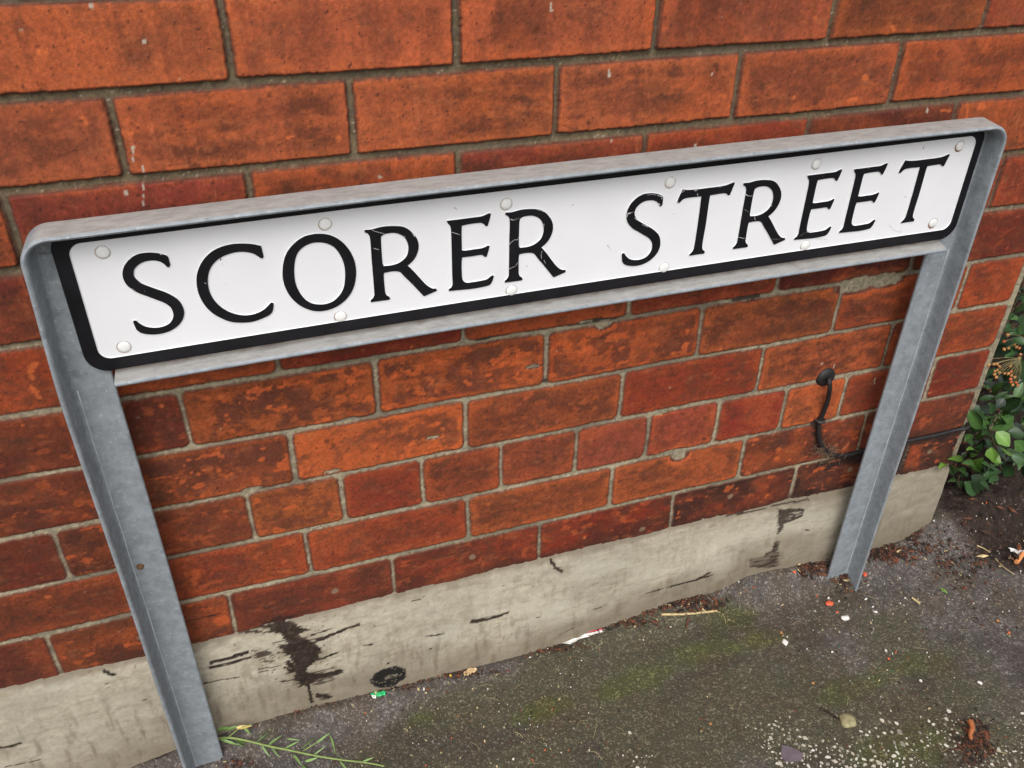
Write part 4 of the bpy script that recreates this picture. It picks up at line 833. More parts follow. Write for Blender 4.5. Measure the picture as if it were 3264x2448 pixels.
LV = [((630, 990), (520, 845), 74, G2), ((690, 990), (878, 888), 105, G2), ((572, 1002), (448, 925), 66, G3), ((682, 985), (600, 835), 70, G3), ((655, 1020), (575, 1062), 50, G2), ((740, 1010), (842, 1120), 80, G1), ((640, 1000), (705, 1062), 60, G2), ((565, 1110), (505, 1052), 52, G3), ((602, 1160), (528, 1125), 44, G1), ((500, 1215), (388, 1212), 40, G1), ((550, 1200), (600, 1165), 38, G1), ((555, 1305), (630, 1215), 66, G1), ((432, 1335), (338, 1268), 56, G3), ((425, 1320), (408, 1245), 48, G2), ((690, 1190), (775, 1245), 62, G1), ((700, 1130), (715, 1235), 66, G1), ((748, 1110), (875, 1195), 66, G1), ((560, 1340), (655, 1480), 104, G3), ((520, 1330), (468, 1290), 50, G2), ((500, 1390), (600, 1495), 80, G3), ((690, 1385), (820, 1392), 78, G3), ((625, 1390), (705, 1442), 60, G3), ((455, 1382), (396, 1372), 34, G2), ((478, 1450), (432, 1490), 40, G1), ((500, 1500), (560, 1585), 60, G2), ((540, 1500), (640, 1540), 60, G3), ((868, 1478), (960, 1425), 66, G1), ((800, 1345), (862, 1262), 66, G3), ((820, 1540), (862, 1625), 50, G3), ((912, 470), (955, 640), 70, G3), ((935, 120), (965, 270), 60, G3), ((705, 330), (865, 330), 96, G4), ((700, 410), (850, 400), 90, G4), ((870, 300), (965, 350), 50, G3), ((770, 840), (940, 752), 66, G3), ((800, 760), (738, 830), 50, G4), ((690, 790), (705, 880), 60, G3), ((640, 800), (670, 870), 50, G4), ((880, 880), (960, 790), 60, G3), ((830, 1010), (960, 1040), 70, G3), ((880, 1080), (955, 1160), 66, G2), ((850, 1180), (960, 1230), 60, G3), ((300, 1290), (330, 1340), 34, G1), ((360, 1240), (310, 1280), 36, G1), ((600, 920), (690, 945), 56, G2), ((790, 950), (770, 880), 60, G3), ((640, 1330), (560, 1260), 62, G2), ((590, 1260), (510, 1235), 50, G2), ((720, 1300), (640, 1240), 60, G3), ((760, 1290), (690, 1330), 56, G3), ((480, 1380), (450, 1440), 40, G3), ((640, 660), (690, 680), 34, G3), ((920, 940), (965, 900), 50, G3), ((870, 960), (960, 985), 50, G4), ((560, 1030), (500, 1080), 44, G2), ((930, 1330), (965, 1280), 50, G4), ((500, 860), (540, 930), 60, G3)]
for (b0, t0, w0, g) in LV:
    if b0 == (690, 990): pass
    yb = .00 + R5.random() * .05; yt = yb - .012 + R5.gauss(0, .012)
    B = at_y(*cr(*b0), yb); T = at_y(*cr(*t0), yt); dist = np.linalg.norm(B - CAM)
    n_ = (CAM - B) / dist * .7 + np.array([R5.gauss(0, .35), R5.gauss(0, .2), .55 + R5.gauss(0, .2)])
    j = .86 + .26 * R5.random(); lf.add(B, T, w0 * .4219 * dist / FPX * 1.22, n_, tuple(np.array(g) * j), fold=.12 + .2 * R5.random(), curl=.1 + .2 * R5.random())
for _ in range(210):
    u_ = R5.uniform(3075, 3290); v_ = R5.uniform(1180, 1600) if R5.random() < .8 else R5.uniform(960, 1150)
    B = at_y(u_, v_, .03 + .07 * R5.random()); a_ = R5.uniform(0, 6.28); L = R5.uniform(.024, .042); T = B + np.array([math.cos(a_) * .85, -.25 + R5.gauss(0, .2), math.sin(a_) * .7 + .15]) * L
    n_ = (CAM - B) / np.linalg.norm(CAM - B) * .6 + np.array([R5.gauss(0, .4), R5.gauss(0, .2), .6]); lf.add(B, T, L * .40, n_, tuple(np.array(R5.choice([G2, G3, G3, G4])) * (.8 + .3 * R5.random())), .2, .2)
def whorl(c, r, n, g, dr=(0, 0, 1)):
    dr = np.array(dr, float); dr /= np.linalg.norm(dr); u = np.cross(dr, [.3, .2, .9]); u /= np.linalg.norm(u) + 1e-9; v = np.cross(dr, u)
    for k_ in range(n):
        a_ = k_ * 2.4 + R5.random(); L = r * (.6 + .6 * R5.random()); tilt_ = .2 + .7 * R5.random()
        d_ = (u * math.cos(a_) + v * math.sin(a_)) * math.cos(tilt_) + dr * math.sin(tilt_)
        b_ = np.array(c) - dr * k_ * .004; j = .7 + .5 * R5.random()
        lf.add(b_, b_ + d_ * L, L * .46, dr + d_ * -.2 + np.array([R5.gauss(0, .2)] * 3), tuple(np.array(g) * j), fold=.2, curl=.2, st=4)
stem_paths = []
for i in range(640):      # the bulk of the bush: an uneven crown well above, thinner near the ground
    for _ in range(20):
        x = R5.uniform(1.30, 2.5); y = R5.uniform(.02, 1.15); z = R5.uniform(.0, 1.35)
        dens = (.10 if z < .42 else 1.0) * (1.0 if y > .25 or z > .45 else .35)
        if x < 1.36 and z < .45: dens *= .15
        e = ((x - 1.95) / .72) ** 2 + ((y - .55) / .68) ** 2 + ((z - .72) / .72) ** 2
        if e < 1.0 + .5 * math.sin(x * 17 + z * 11) * .4 and R5.random() < dens: break
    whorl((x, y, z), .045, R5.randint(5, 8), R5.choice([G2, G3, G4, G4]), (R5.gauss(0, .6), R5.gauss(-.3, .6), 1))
for i in range(1500):     # unseen extra crown, added out of frame to darken the bush's interior
    x = R5.uniform(1.28, 2.7); y = R5.uniform(-.12, 1.2); z = R5.uniform(.36, 1.5); w_ = ROT @ (np.array([x, y, z]) - CAM)
    if z < .50 and y < .3: continue
    if w_[2] > 0 and w_[0] / w_[2] * FPX + 1632 < 3330: continue
    if ((x - 1.98) / .75) ** 2 + ((y - .5) / .72) ** 2 + ((z - .85) / .66) ** 2 > 1 + .25 * math.sin(x * 15 + z * 9): continue
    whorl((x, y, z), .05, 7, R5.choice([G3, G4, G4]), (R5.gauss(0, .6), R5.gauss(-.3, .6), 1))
for i in range(60):       # low shoots behind the front sprays
    x = R5.uniform(1.36, 1.9); y = R5.uniform(.10, .5); z = R5.uniform(-.06, .34)
    whorl((x, y, z), .036, 5, R5.choice([G3, G4]), (R5.gauss(-.4, .5), R5.gauss(-.6, .5), .8))
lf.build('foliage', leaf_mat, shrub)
V, Fc = [], []
root = np.array([1.62, .38, -.16])
for i in range(46):
    a_ = R5.uniform(0, 6.28); r_ = R5.uniform(.1, .6); h = R5.uniform(.25, 1.2)
    end = root + np.array([r_ * math.cos(a_) * .9, r_ * math.sin(a_) * .7, h]); mid = (root + end) / 2 + np.array([R5.gauss(0, .06), R5.gauss(0, .06), -.03])
    tube(crom([root + np.array([R5.gauss(0, .03), R5.gauss(0, .03), 0]), mid, end], 6), .0045, V, Fc, 6, False, .3)
for pth in ([(930, 1640), (760, 1440), (700, 1400)], [(948, 1430), (860, 1390), (780, 1300), (690, 1000)], [(948, 1240), (760, 1140), (640, 1010), (580, 1030)], [(640, 1590), (470, 1440), (455, 1340)], [(948, 960), (820, 1010), (700, 1000)], [(948, 300), (870, 310), (810, 320)], [(948, 1560), (800, 1530), (620, 1620)], [(700, 1640), (650, 1560), (740, 1480)], [(948, 735), (870, 760), (780, 840), (690, 990)], [(560, 1640), (640, 1580), (800, 1560)]):
    P = [at_y(*cr(*q), .012 + .03 * R5.random() + .02 * i) for i, q in enumerate(pth[::-1])]
    tube(crom(P, 5), .0014, V, Fc, 5, False, .8)
mesh_obj('stem', V, Fc, bark, shrub, smooth=True)
# berries on thin stalks
berry_m = plain('orange_brown_berry', (176, 124, 72), .5, nscale=200, namt=.3, bump=.05); berry_r = plain('red_orange_berry', (190, 98, 60), .45, nscale=200, namt=.2, bump=.05)
me = None; V, Fc = [], []
hub = at_y(*cr(960, 330), .0); hub2 = at_y(*cr(930, 470), .0)
BL = [(826, 278), (797, 327), (875, 352), (912, 380), (830, 380), (797, 386), (910, 450), (674, 463), (718, 500), (680, 506), (742, 497), (762, 518), (746, 542), (760, 562), (724, 578), (738, 597), (728, 552), (845, 515), (850, 556), (852, 585), (875, 598), (846, 612), (850, 634), (888, 638), (830, 570), (800, 570), (890, 370), (900, 660), (862, 655), (920, 425)]
for i, q in enumerate(BL):
    w = at_y(*cr(*q), -.004 + .016 * R5.random())
    hb = hub if q[1] < 400 else hub2
    tube(crom([hb + np.array([R5.gauss(0, .002), .004, R5.gauss(0, .002)]), (hb + w) / 2 + np.array([0, 0, .004 + .003 * R5.random()]), w], 4), .0004, V, Fc, 4, False)
    if me is None:
        bm = bmesh.new(); bmesh.ops.create_uvsphere(bm, u_segments=12, v_segments=8, radius=.0031); bmesh.ops.create_cone(bm, cap_ends=True, segments=6, radius1=.0009, radius2=.0004, depth=.0014, matrix=Matrix.Translation((0, -.0015, -.0030)))
        me = bpy.data.meshes.new('berry'); bm.to_mesh(me); bm.free(); me.materials.append(berry_m)
        for p in me.polygons: p.use_smooth = True
        me2 = me.copy(); me2.name = 'ripe_berry'; me2.materials[0] = berry_r
    red = q in ((797, 327), (912, 380), (850, 556), (846, 612), (850, 634), (888, 638), (900, 660))
    o = bpy.data.objects.new('berry', me2 if red else me); COL.objects.link(o); o.parent = shrub; s_ = .72 + .26 * R5.random(); o.scale = (s_, s_, s_ * 1.05); o.location = Vector(w) - shrub.location; o.rotation_euler = (R5.random(), R5.random() * 3, R5.random() * 3)
mesh_obj('berry_stalk', V, Fc, plain('berry_stalk', (140, 128, 84), .8), shrub, smooth=True)

# ------------------------------------------------------------------ things lying on the pavement
def up_n(): return np.array([0, 0, 1.0])
def sheet(name, pts, label, cat, mats, thick=.0006, lift=.0012, amp=.0015, seed=1, extra=None, group=None):
    """thin crumpled piece: outline given where it lies on the ground, with real thickness and a warped surface"""
    W_ = [gpt(*p) for p in pts]; cen = sum(W_) / len(W_); e = empty_free = None
    ring = []
    for i, p in enumerate(W_):
        q = W_[(i + 1) % len(W_)]
        for t in (0, .5): ring.append(p + (q - p) * t)
    rg = random.Random(seed); V, Fc = [], []; rings = [1.0, .66, .33]
    for s in rings:
        for i, p in enumerate(ring):
            h = amp * math.sin(i * 1.3 + seed) * s + amp * .8 * (1 - s) + (rg.random() - .5) * amp * .5
            q = cen + (p - cen) * s * (1 + (rg.random() - .5) * .06); V.append((q[0], q[1], max(q[2], float(ground_z(q[0], q[1]))) + lift + abs(h)))
    V.append((cen[0], cen[1], cen[2] + lift + amp)); n = len(ring); top = len(V)
    for k_ in range(2):
        for i in range(n): Fc.append((k_ * n + i, k_ * n + (i + 1) % n, (k_ + 1) * n + (i + 1) % n, (k_ + 1) * n + i))
    for i in range(n): Fc.append((2 * n + i, 2 * n + (i + 1) % n, top - 1))
    nf = len(Fc); V2 = [(x, y, z - thick) for x, y, z in V]; V += V2
    Fc += [tuple(j + top for j in f[::-1]) for f in Fc[:nf]] + [(i, i + top, (i + 1) % n + top, (i + 1) % n) for i in range(n)]
    return mesh_obj(name, V, Fc, mats, None, smooth=False, label=label, cat=cat, group=group, origin=tuple(cen))
def z7(x, y): return (x * .52625, 1575 + y * .52625)
def z8(x, y): return (1000 + x * .52625, 1575 + y * .52625)
def z9(x, y): return (2100 + x * .52625, 1575 + y * .52625)
green = plain('green_foil', (38, 168, 98), .3, nscale=150, namt=.3, bump=.2); whitep = plain('white_paper', (222, 218, 212), .7, nscale=150, namt=.06, bump=.3)
dryleaf = plain('dry_leaf', (196, 168, 126), .85, nscale=200, namt=.25, bump=.5); orangep = plain('orange_plastic', (214, 98, 66), .4, nscale=100, namt=.12)
straw = plain('dry_straw', (188, 168, 122), .8, nscale=120, namt=.25, bump=.3); slate = plain('purple_slate', (102, 90, 97), .75, nscale=60, namt=.15, bump=.5)
stone_m = plain('buff_stone', (146, 138, 104), .9, nscale=130, namt=.35, bump=.8, bdist=.001); brown = plain('brown_husk', (92, 56, 38), .8, nscale=200, namt=.35, bump=.4)
w8 = sheet('wrapper_scrap', [z8(345, 1218), z8(370, 1202), z8(405, 1205), z8(436, 1198), z8(432, 1222), z8(400, 1232), z8(362, 1236)], 'torn bright green foil wrapper scrap lying against the pale plinth', 'wrapper', green, seed=2, amp=.003)
mesh_obj('torn_edge', [tuple(gpt(*p) + np.array([0, 0, h])) for p, h in ((z8(350, 1226), .0035), (z8(380, 1231), .0045), (z8(376, 1243), .002), (z8(358, 1240), .002))], [(0, 1, 2, 3)], whitep, w8)
sheet('dead_leaf', [z8(905, 1095), z8(925, 1070), z8(960, 1060), z8(988, 1064), z8(985, 1080), z8(960, 1092), z8(935, 1108), z8(912, 1106)], 'curled pale beige dead leaf beside the foot of the plinth', 'leaf', dryleaf, amp=.004, seed=4)
pw = sheet('paper_wrapper', [z8(1500, 905), z8(1520, 890), z8(1570, 882), z8(1640, 858), z8(1745, 830), z8(1758, 838), z8(1660, 868), z8(1600, 888), z8(1575, 908), z8(1530, 913)], 'long crumpled white paper wrapper with a red edge at the foot of the plinth', 'wrapper', whitep, amp=.003, seed=6)
V, Fc = [], []; tube([gpt(*z8(1580, 872)) + [0, 0, .005], gpt(*z8(1650, 850)) + [0, 0, .005], gpt(*z8(1750, 826)) + [0, 0, .004]], .0009, V, Fc, 5); mesh_obj('red_edge', V, Fc, plain('red_print', (196, 40, 60), .5), pw)
def pebble(name, p, r, label, cat, mat, flat=.6, seed=1, group=None, ax=1.0, rot=0):
    c_ = gpt(*p); bm = bmesh.new(); bmesh.ops.create_icosphere(bm, subdivisions=2, radius=1.0); rg = random.Random(seed)
    V = []
    for v in bm.verts:
        q = v.co; s = 1 + .22 * math.sin(q.x * 4 + seed) * math.cos(q.y * 3.1 + seed * 2) + (rg.random() - .5) * .12
        x, y = q.x * r * s * ax, q.y * r * s; V.append((c_[0] + x * math.cos(rot) - y * math.sin(rot), c_[1] + x * math.sin(rot) + y * math.cos(rot), c_[2] + r * flat * .6 + q.z * r * flat * s))
    Fc = [tuple(v.index for v in f.verts) for f in bm.faces]; bm.free()
    return mesh_obj(name, V, Fc, mat, None, smooth=True, label=label, cat=cat, group=group, origin=tuple(c_))
for i, (p, r, m_, lb) in enumerate([((1030, 665), .0060, orangep, 'largest bright orange plastic fragment in front of the right post'), ((1245, 487), .0045, orangep, 'orange plastic fragment touching the foot of the right post'), ((820, 472), .0030, orangep, 'small orange fragment at the plinth left of the right post'), ((1080, 716), .0022, orangep, 'tiny orange bead just below the largest orange fragment'), ((1392, 997), .0022, orangep, 'tiny orange bead on the mossy pavement right of centre')]):
    pebble('plastic_fragment', z9(*p), r, lb, 'litter', m_, .4, i + 3, 'orange plastic fragments on the pavement', 1.3, i * .9)
for i, (p, r, lb) in enumerate([((1130, 752), .0058, 'white chip between the right post foot and the mossy patch'), ((765, 900), .0048, 'off-white angular chip on the green moss patch'), ((870, 1133), .0036, 'white chip just above the pale aggregate'), ((528, 888), .0032, 'white chip on the left edge of the moss patch'), ((1945, 1143), .0032, 'lone white chip on the bare tarmac far right')]):
    pebble('white_chip', z9(*p), r, lb, 'stone chip', whitep, .35, i + 13, 'white chips on the pavement', 1.4, i * 1.3)
pebble('pebble', z9(1140, 1378), .0125, 'rounded buff pebble stuck in the tarmac among white aggregate', 'pebble', stone_m, .4, 8, None, 1.05, .5)
for i, (p, lb) in enumerate([((2118, 843), 'fallen orange berry near the right edge of the pavement'), ((2050, 770), 'fallen orange berry below the cigarette end'), ((932, 1150), 'fallen orange brown berry beside a white chip'), ((740, 842), 'fallen brown berry above the moss patch'), ((312, 1395), 'reddish berry among the white aggregate')]):
    pebble('fallen_berry', z9(*p), .0026, lb, 'berry', berry_m if i else berry_r, 1.0, i + 33, 'fallen berries on the pavement')
pebble('yellow_bead', z8(828, 1101), .0023, 'tiny yellow bead at the foot of the plinth', 'bead', plain('yellow_plastic', (220, 176, 60), .4), 1, 3)
sheet('slate_chip', [z9(742, 1525), z9(775, 1530), z9(812, 1542), z9(845, 1560), z9(876, 1580), z9(862, 1617), z9(800, 1627), z9(768, 1622), z9(742, 1596)], 'flat purple slate chip lying among white aggregate', 'slate', slate, .0022, .0022, .0003, 3)
sheet('green_leaf', [z9(1702, 568), z9(1725, 578), z9(1750, 600), z9(1742, 606), z9(1718, 594), z9(1704, 580)], 'small fallen green leaf on bare tarmac right of the post', 'leaf', plain('fresh_leaf', (112, 140, 66), .5), .0004, .001, .002, 5)
sheet('cream_stub', [z8(1868, 765), z8(1878, 752), z8(1905, 742), z8(1912, 752), z8(1880, 770)], 'cream coloured stub at the foot of the plinth', 'stub', plain('cream_stub', (204, 184, 140), .7), .002, .003, .0006, 5)
def gtube(name, pts, r, mat, label, cat, lift=.001, seg=6, taper=.5, group=None, flat=None):
    P = [gpt(*p) + np.array([0, 0, lift + r]) for p in pts]; V, Fc = [], []; tube(crom(P, 6), r, V, Fc, seg, True, taper)
    return mesh_obj(name, V, Fc, mat, None, smooth=True, label=label, cat=cat, group=group, origin=tuple(P[0]))
gtube('dry_straw', [z9(15, 736), z9(90, 736), z9(170, 733), z9(270, 724), z9(350, 714)], .0022, straw, 'flat dry straw blade lying near the foot of the plinth', 'straw', taper=.9)
gtube('straw_fibre', [z9(350, 714), z9(385, 730), z9(402, 765), z9(400, 800)], .0005, straw, 'thin curved straw fibre trailing from the straw blade', 'straw')
gtube('brown_twig', [z9(178, 762), z9(170, 790), z9(163, 822)], .0024, brown, 'short dark brown twig below the straw blade', 'twig')
hk = gtube('curled_husk', [z9(1878, 1390), z9(1890, 1430), z9(1878, 1470), z9(1885, 1500)], .0052, plain('orange_brown_husk', (166, 98, 56), .7, nscale=200, namt=.3), 'curled orange brown husk in a tuft of brown debris', 'husk', taper=.5)
gtube('long_stalk', [z9(1925, 316), z9(1985, 345), z9(2040, 400), z9(2090, 450), z9(2150, 490)], .0012, straw, 'long dry stalk lying at the right edge of the pavement', 'stalk')
gtube('snail_stalk', [z9(1530, 632), z9(1560, 655), z9(1580, 668)], .0016, straw, 'short pale stalk with a swollen end on bare tarmac', 'stalk', taper=1.6)
# cigarette end at the right edge
p0 = gpt(*z9(2160, 425)) + [0, 0, .005]; p1 = gpt(*z9(2200, 372)) + [0, 0, .006]; dd = (p1 - p0)
cg = empty('cigarette_end', tuple(p0), 'crushed cigarette end with orange filter at the right edge', 'cigarette end')
V, Fc = [], []; tube([p0, p0 + dd * .5, p1], .0042, V, Fc, 14); mesh_obj('filter', V, Fc, plain('cork_filter', (214, 138, 84), .8, nscale=300, namt=.2), cg, smooth=False)
V, Fc = [], []; tube([p1, p1 + dd * .18 + [0, 0, .001]], .0040, V, Fc, 14, True, .8); mesh_obj('burnt_paper', V, Fc, whitep, cg)
sheet('paper_scrap', [z9(2112, 332), z9(2140, 340), z9(2195, 350), z9(2198, 372), z9(2160, 370), z9(2130, 352)], 'white torn paper scrap behind the cigarette end', 'paper', whitep, .0004, .002, .003, 9)

# weed sprawling from the foot of the left post
weed = empty('weed', tuple(gpt(*z7(1330, 1500))), 'green weed with narrow leaves sprawling across the pavement from the left post', 'weed')
wst = plain('weed_stem', (128, 146, 82), .6, nscale=100, namt=.2)
def wp(x, y, h=.010): return gpt(*z7(x, y)) + np.array([0, 0, h])
V, Fc = [], []
tube(crom([wp(1295, 1492, .004), wp(1400, 1505, .012), wp(1520, 1522), wp(1640, 1552), wp(1760, 1580, .012), wp(1900, 1610, .012), wp(2060, 1632), wp(2215, 1650), wp(2330, 1672)], 6), .0018, V, Fc, 8, True, .6)
tube(crom([wp(1840, 1580), wp(1940, 1545, .02), wp(2005, 1520, .028)], 5), .0010, V, Fc, 6, True, .5)
tube(crom([wp(1380, 1505), wp(1460, 1470, .02), wp(1540, 1458, .026)], 5), .0011, V, Fc, 6, True, .5)
mesh_obj('stem', V, Fc, wst, weed, smooth=True)
wl = Leaves(); WG = (98, 126, 62); WD = (74, 98, 48)
for b0, t0, w0, g, h0, h1 in [((1305, 1455), (1420, 1462), 34, WG, .012, .02), ((1380, 1480), (1470, 1455), 30, WG, .02, .022), ((1440, 1470), (1540, 1452), 34, (176, 152, 88), .022, .02), ((1330, 1505), (1450, 1535), 26, WG, .010, .006), ((1420, 1510), (1500, 1530), 30, WD, .012, .005), ((1480, 1450), (1530, 1490), 22, WG, .02, .012), ((1590, 1545), (1640, 1610), 22, WG, .01, .006), ((1650, 1555), (1700, 1615), 20, WG, .01, .006), ((1630, 1550), (1720, 1512), 22, WG, .012, .022), ((1560, 1530), (1630, 1500), 14, WD, .012, .02), ((1730, 1570), (1820, 1550), 16, WG, .012, .022), ((1740, 1530), (1830, 1548), 14, WG, .02, .024), ((1830, 1578), (1920, 1538), 18, WG, .014, .026), ((1920, 1560), (2010, 1518), 22, WG, .02, .03), ((2008, 1520), (2040, 1600), 18, WG, .028, .012), ((2020, 1590), (2080, 1625), 12, WD, .014, .01), ((1900, 1612), (1990, 1570), 12, WG, .012, .02), ((1780, 1600), (1830, 1655), 24, WG, .01, .005), ((1850, 1640), (1930, 1625), 26, WG, .008, .012), ((1830, 1655), (1870, 1700), 24, WD, .006, .005), ((2060, 1640), (2110, 1690), 18, WG, .01, .005), ((2190, 1650), (2270, 1630), 18, WG, .01, .015), ((1440, 1525), (1480, 1545), 18, WD, .008, .004)]:
    B, T = wp(*b0, h0), wp(*t0, h1); sc = np.linalg.norm(B - CAM) / FPX * .526
    wl.add(B, T, w0 * sc * .6, np.array([R5.gauss(0, .4), -.5 + R5.gauss(0, .3), .8]), tuple(np.array(g) * (.85 + .3 * R5.random())), .25, .2, .5)
wl.build('foliage', leaf_mat, weed)
# grass tuft by the plinth, right of centre
gt = Leaves()
for t0, h in (((92, 548), .0), ((55, 600), 0), ((-10, 640), 0), ((30, 640), 0), ((70, 655), 0), ((18, 618), 0)):
    B = gpt(*z9(14, 668)); T = at_y(*z9(*t0), B[1] - .002); gt.add(B, T, .0018, (.2, -1, .4), (104, 138, 58), .2, .1, .4)
mo = gt.build('grass_tuft', leaf_mat, None, label='tiny grass tuft growing where the plinth meets the pavement', cat='grass')

w = at_y(447, 1806, -.0405); V, Fc = [], []; dome((w[0], -.040, w[2]), .0045, .004, V, Fc, 10, 4)
mesh_obj('stuck_cocoon', V, Fc, plain('cocoon_brown', (104, 74, 52), .9, nscale=400, namt=.5, bump=.8), sign, smooth=True)  # small cocoon-like bit of debris stuck to the left post
# ------------------------------------------------------------------ aggregate, grit and leaf litter (uncountable)
def chip(V, Fc, c_, r, h, rg, ax, rot, tilt=.0):
    n_ = rg.randint(4, 6); k0 = len(V); pts = []
    for i in range(n_):
        a_ = 2 * math.pi * (i + .7 * (rg.random() - .5)) / n_; rr_ = r * (.75 + .4 * rg.random()); x, y = rr_ * math.cos(a_) * ax, rr_ * math.sin(a_)
        pts.append((x * math.cos(rot) - y * math.sin(rot), x * math.sin(rot) + y * math.cos(rot)))
    for x, y in pts: V.append((c_[0] + x, c_[1] + y, c_[2] - .0012))
    for x, y in pts: V.append((c_[0] + x * .86, c_[1] + y * .86, c_[2] + h + (x * tilt)))
    for i in range(n_): Fc.append((k0 + i, k0 + (i + 1) % n_, k0 + n_ + (i + 1) % n_, k0 + n_ + i))
    Fc.append(tuple(k0 + n_ + i for i in range(n_))); return n_ + 1
def px(w):
    q = ROT @ (np.array(w) - CAM); return q[0] / q[2] * FPX + 1632, q[1] / q[2] * FPX + 1224
rg = random.Random(91); V, Fc, FM = [], [], []
agg_m = [plain('pale_aggregate', (182, 174, 158), .8, nscale=300, namt=.2), plain('grey_aggregate', (134, 128, 116), .8, nscale=300, namt=.2), plain('white_aggregate', (202, 197, 184), .75, nscale=300, namt=.1)]
def agg_density(u, v):
    d = 0
    e = ((u - 2340) / 170) ** 2 + ((v - 2330) / 75) ** 2
    if e < 1.5: d = max(d, .9 * (1.5 - e))
    if u > 1900: d = max(d, .10 * min(1, max(0, (v - 2230) / 120)))
    ln = 2330 - max(0, (u - 2850)) * .22 + 18 * math.sin(u * .02)
    if u > 2250: d = max(d, min(.9, max(0, (v - ln) / 110)) * (.55 + .45 * math.sin(u * .013 + 1) ** 2 + (.3 if u > 3000 else 0)))
    return min(d, .9)
done = []
for _ in range(90000):
    x = rg.uniform(.45, 1.55); y = rg.uniform(-.62, -.12)
    c_ = (x, y, float(ground_z(x, y)) + .0002); u, v = px(c_)
    if not (2000 < u < 3500 and 2050 < v < 2700): continue
    if rg.random() > agg_density(u, v) * .55: continue
    r = rg.choice([.0012, .0016, .0020, .0025, .0030, .0037]) * (.8 + .4 * rg.random())
    if any((x - a_) ** 2 + (y - b_) ** 2 < (r * 1.3 + rr_ + .0014) ** 2 for a_, b_, rr_ in done[-1400:]): continue
    done.append((x, y, r)); k_ = chip(V, Fc, c_, r, .0007, rg, 1 + .8 * rg.random(), rg.uniform(0, 3.14)); FM += [rg.choice([0, 0, 1, 2])] * k_
    if len(done) > 2400: break
mesh_obj('aggregate_chips', V, Fc, agg_m, None, FM, label='pale stone chips exposed in the worn tarmac', cat='aggregate', kind='stuff')
grit_m = [whitep, plain('cream_grit', (200, 180, 140), .8), berry_r, plain('brown_grit', (96, 62, 44), .9), plain('dark_grit', (48, 42, 40), .9), plain('green_grit', (30, 110, 80), .6), stone_m, plain('grey_grit', (128, 124, 120), .8)]
V, Fc, FM = [], [], []
for _ in range(2300):
    x = rg.uniform(-.15, 1.5); y = -abs(rg.gauss(0, .20)) - .004
    if y < -.6: continue
    c_ = (x, y, float(ground_z(x, y)) + .0004); m_ = rg.choices(range(8), [.13, .11, .025, .22, .17, .015, .16, .20])[0]
    if x < .35 and m_ == 0 and rg.random() < .6: m_ = 7
    r = (.0005 + .0011 * rg.random() ** 3) * (1.15 if m_ in (0, 6) else 1)
    k_ = chip(V, Fc, c_, r, r * .8, rg, 1 + rg.random(), rg.uniform(0, 3.14), .2); FM += [m_] * k_
mesh_obj('pavement_grit', V, Fc, grit_m, None, FM, label='fine pale, brown and orange grit scattered over the tarmac', cat='grit', kind='stuff')
lit_m = [brown, plain('dark_litter', (58, 40, 32), .9, nscale=200, namt=.3), plain('rust_litter', (112, 64, 42), .85), straw, plain('black_litter', (40, 32, 28), .95)]
V, Fc, FM = [], [], []
def heap(u, v, ru, rv, n_, size=1.0):
    for _ in range(n_):
        p = gpt(u + rg.gauss(0, ru), v + rg.gauss(0, rv), 0); 
        if p[1] > -.004: p[1] = -.004 - rg.random() * .01
        p[2] = float(ground_z(p[0], p[1])) + rg.random() * .004 * size; a_ = rg.uniform(0, 3.14); L = (.002 + .006 * rg.random()) * size; w_ = L * (.15 + .35 * rg.random())
        d_ = np.array([math.cos(a_), math.sin(a_), rg.gauss(0, .25)]) * L; s_ = np.array([-math.sin(a_), math.cos(a_), rg.gauss(0, .5)]) * w_; k0 = len(V)
        for q in (p - d_, p - s_ * .8 - d_ * .2, p + d_, p + s_): V.append((q[0], q[1], max(q[2], float(ground_z(q[0], min(q[1], 0.)))) + .0012))
        V.append((p[0], p[1], p[2] + .0032 * size)); Fc.extend([(k0, k0 + 1, k0 + 4), (k0 + 1, k0 + 2, k0 + 4), (k0 + 2, k0 + 3, k0 + 4), (k0 + 3, k0, k0 + 4)]); FM.extend([rg.choices(range(5), [.34, .34, .10, .025, .20])[0]] * 4)
heap(2835, 1768, 40, 14, 300); heap(2590, 1808, 26, 14, 170); heap(2700, 1850, 26, 18, 150, .8); heap(2190, 1925, 60, 16, 300); heap(2010, 1985, 60, 10, 130, .8); heap(1760, 2065, 50, 8, 90, .7); heap(1430, 2150, 90, 7, 150, .7); heap(1250, 2195, 60, 6, 80, .6)
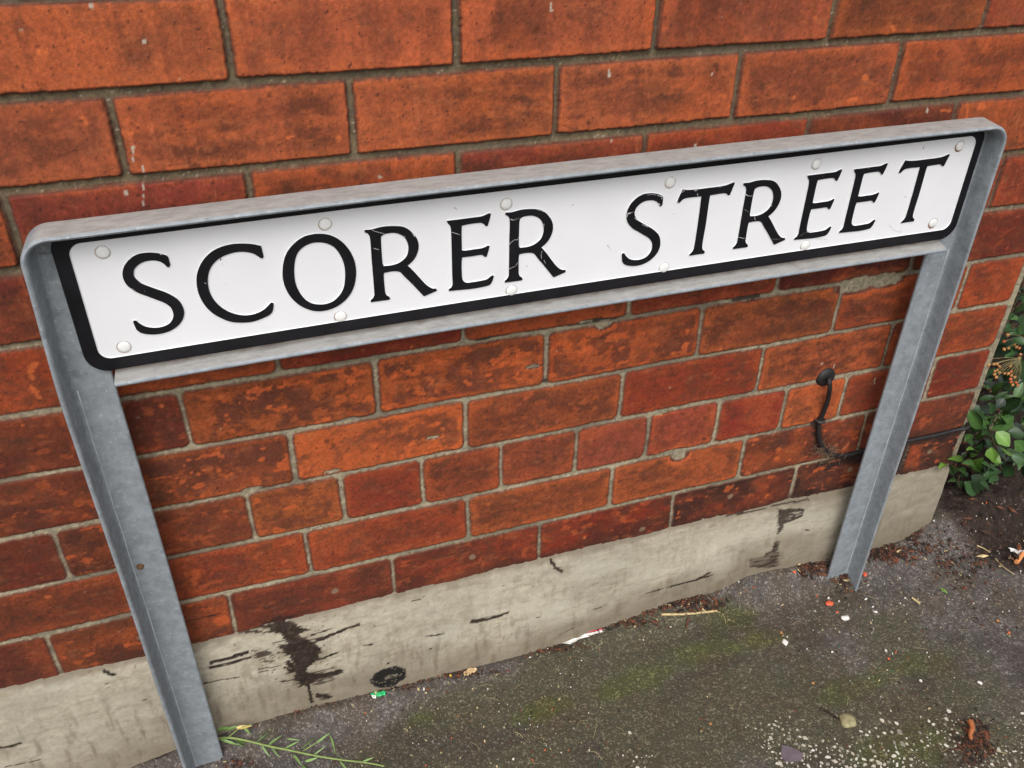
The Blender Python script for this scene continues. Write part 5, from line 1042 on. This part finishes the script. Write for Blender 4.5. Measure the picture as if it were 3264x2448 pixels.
heap(2940, 1700, 40, 12, 130, .8); heap(3000, 1780, 30, 40, 90, .7); heap(3090, 1790, 50, 40, 170, .8); heap(3110, 2370, 34, 34, 260, .9); heap(1000, 2240, 60, 6, 60, .6); heap(760, 2435, 35, 12, 70, .6); heap(2620, 2200, 300, 160, 260, .5); heap(2240, 2290, 10, 40, 20, .5); heap(3150, 1950, 60, 60, 60, .6); heap(1900, 2380, 500, 60, 60, .4)
for _ in range(1100):        # litter under the shrub
    x = rg.uniform(1.30, 2.3); y = rg.uniform(-.12, .9); u, v = px((x, y, -.12)); 
    p = np.array([x, y, float(ground_z(x, min(y, 0))) + .004]); a_ = rg.uniform(0, 3.14); L = .004 + .011 * rg.random(); d_ = np.array([math.cos(a_), math.sin(a_), rg.gauss(0, .2)]) * L; s_ = np.array([-math.sin(a_), math.cos(a_), rg.gauss(0, .3)]) * L * .4; k0 = len(V)
    for q in (p - d_, p - s_, p + d_, p + s_): V.append(tuple(q + np.array([0, 0, .006])))
    V.append(tuple(p + np.array([0, 0, .010]))); Fc.extend([(k0, k0 + 1, k0 + 4), (k0 + 1, k0 + 2, k0 + 4), (k0 + 2, k0 + 3, k0 + 4), (k0 + 3, k0, k0 + 4)]); FM.extend([rg.choices(range(5), [.22, .34, .1, .06, .28])[0]] * 4)
mesh_obj('leaf_litter', V, Fc, lit_m, None, FM, label='brown leaf litter and bark crumbs gathered along the wall foot and under the shrub', cat='litter', kind='stuff')
V, Fc, FM = [], [], []
for _ in range(130):
    p = gpt(rg.uniform(1300, 3264), rg.uniform(1850, 2440)) + [0, 0, .001]; a_ = rg.uniform(0, 6.28); L = .003 + .011 * rg.random(); d_ = np.array([math.cos(a_), math.sin(a_), 0]) * L; b_ = np.array([-d_[1], d_[0], 0]) * rg.gauss(0, .3)
    if p[1] > -.01: continue
    k0 = len(Fc); tube(crom([p - d_, p + b_ + [0, 0, .001], p + d_], 3),   .00014 + .00014 * rg.random(), V, Fc, 3, False); FM += [rg.choice([0, 0, 1])] * (len(Fc) - k0)
mesh_obj('dry_fibres', V, Fc, [straw, brown], None, FM, label='fine dry grass fibres strewn over the mossy tarmac', cat='fibres', kind='stuff')
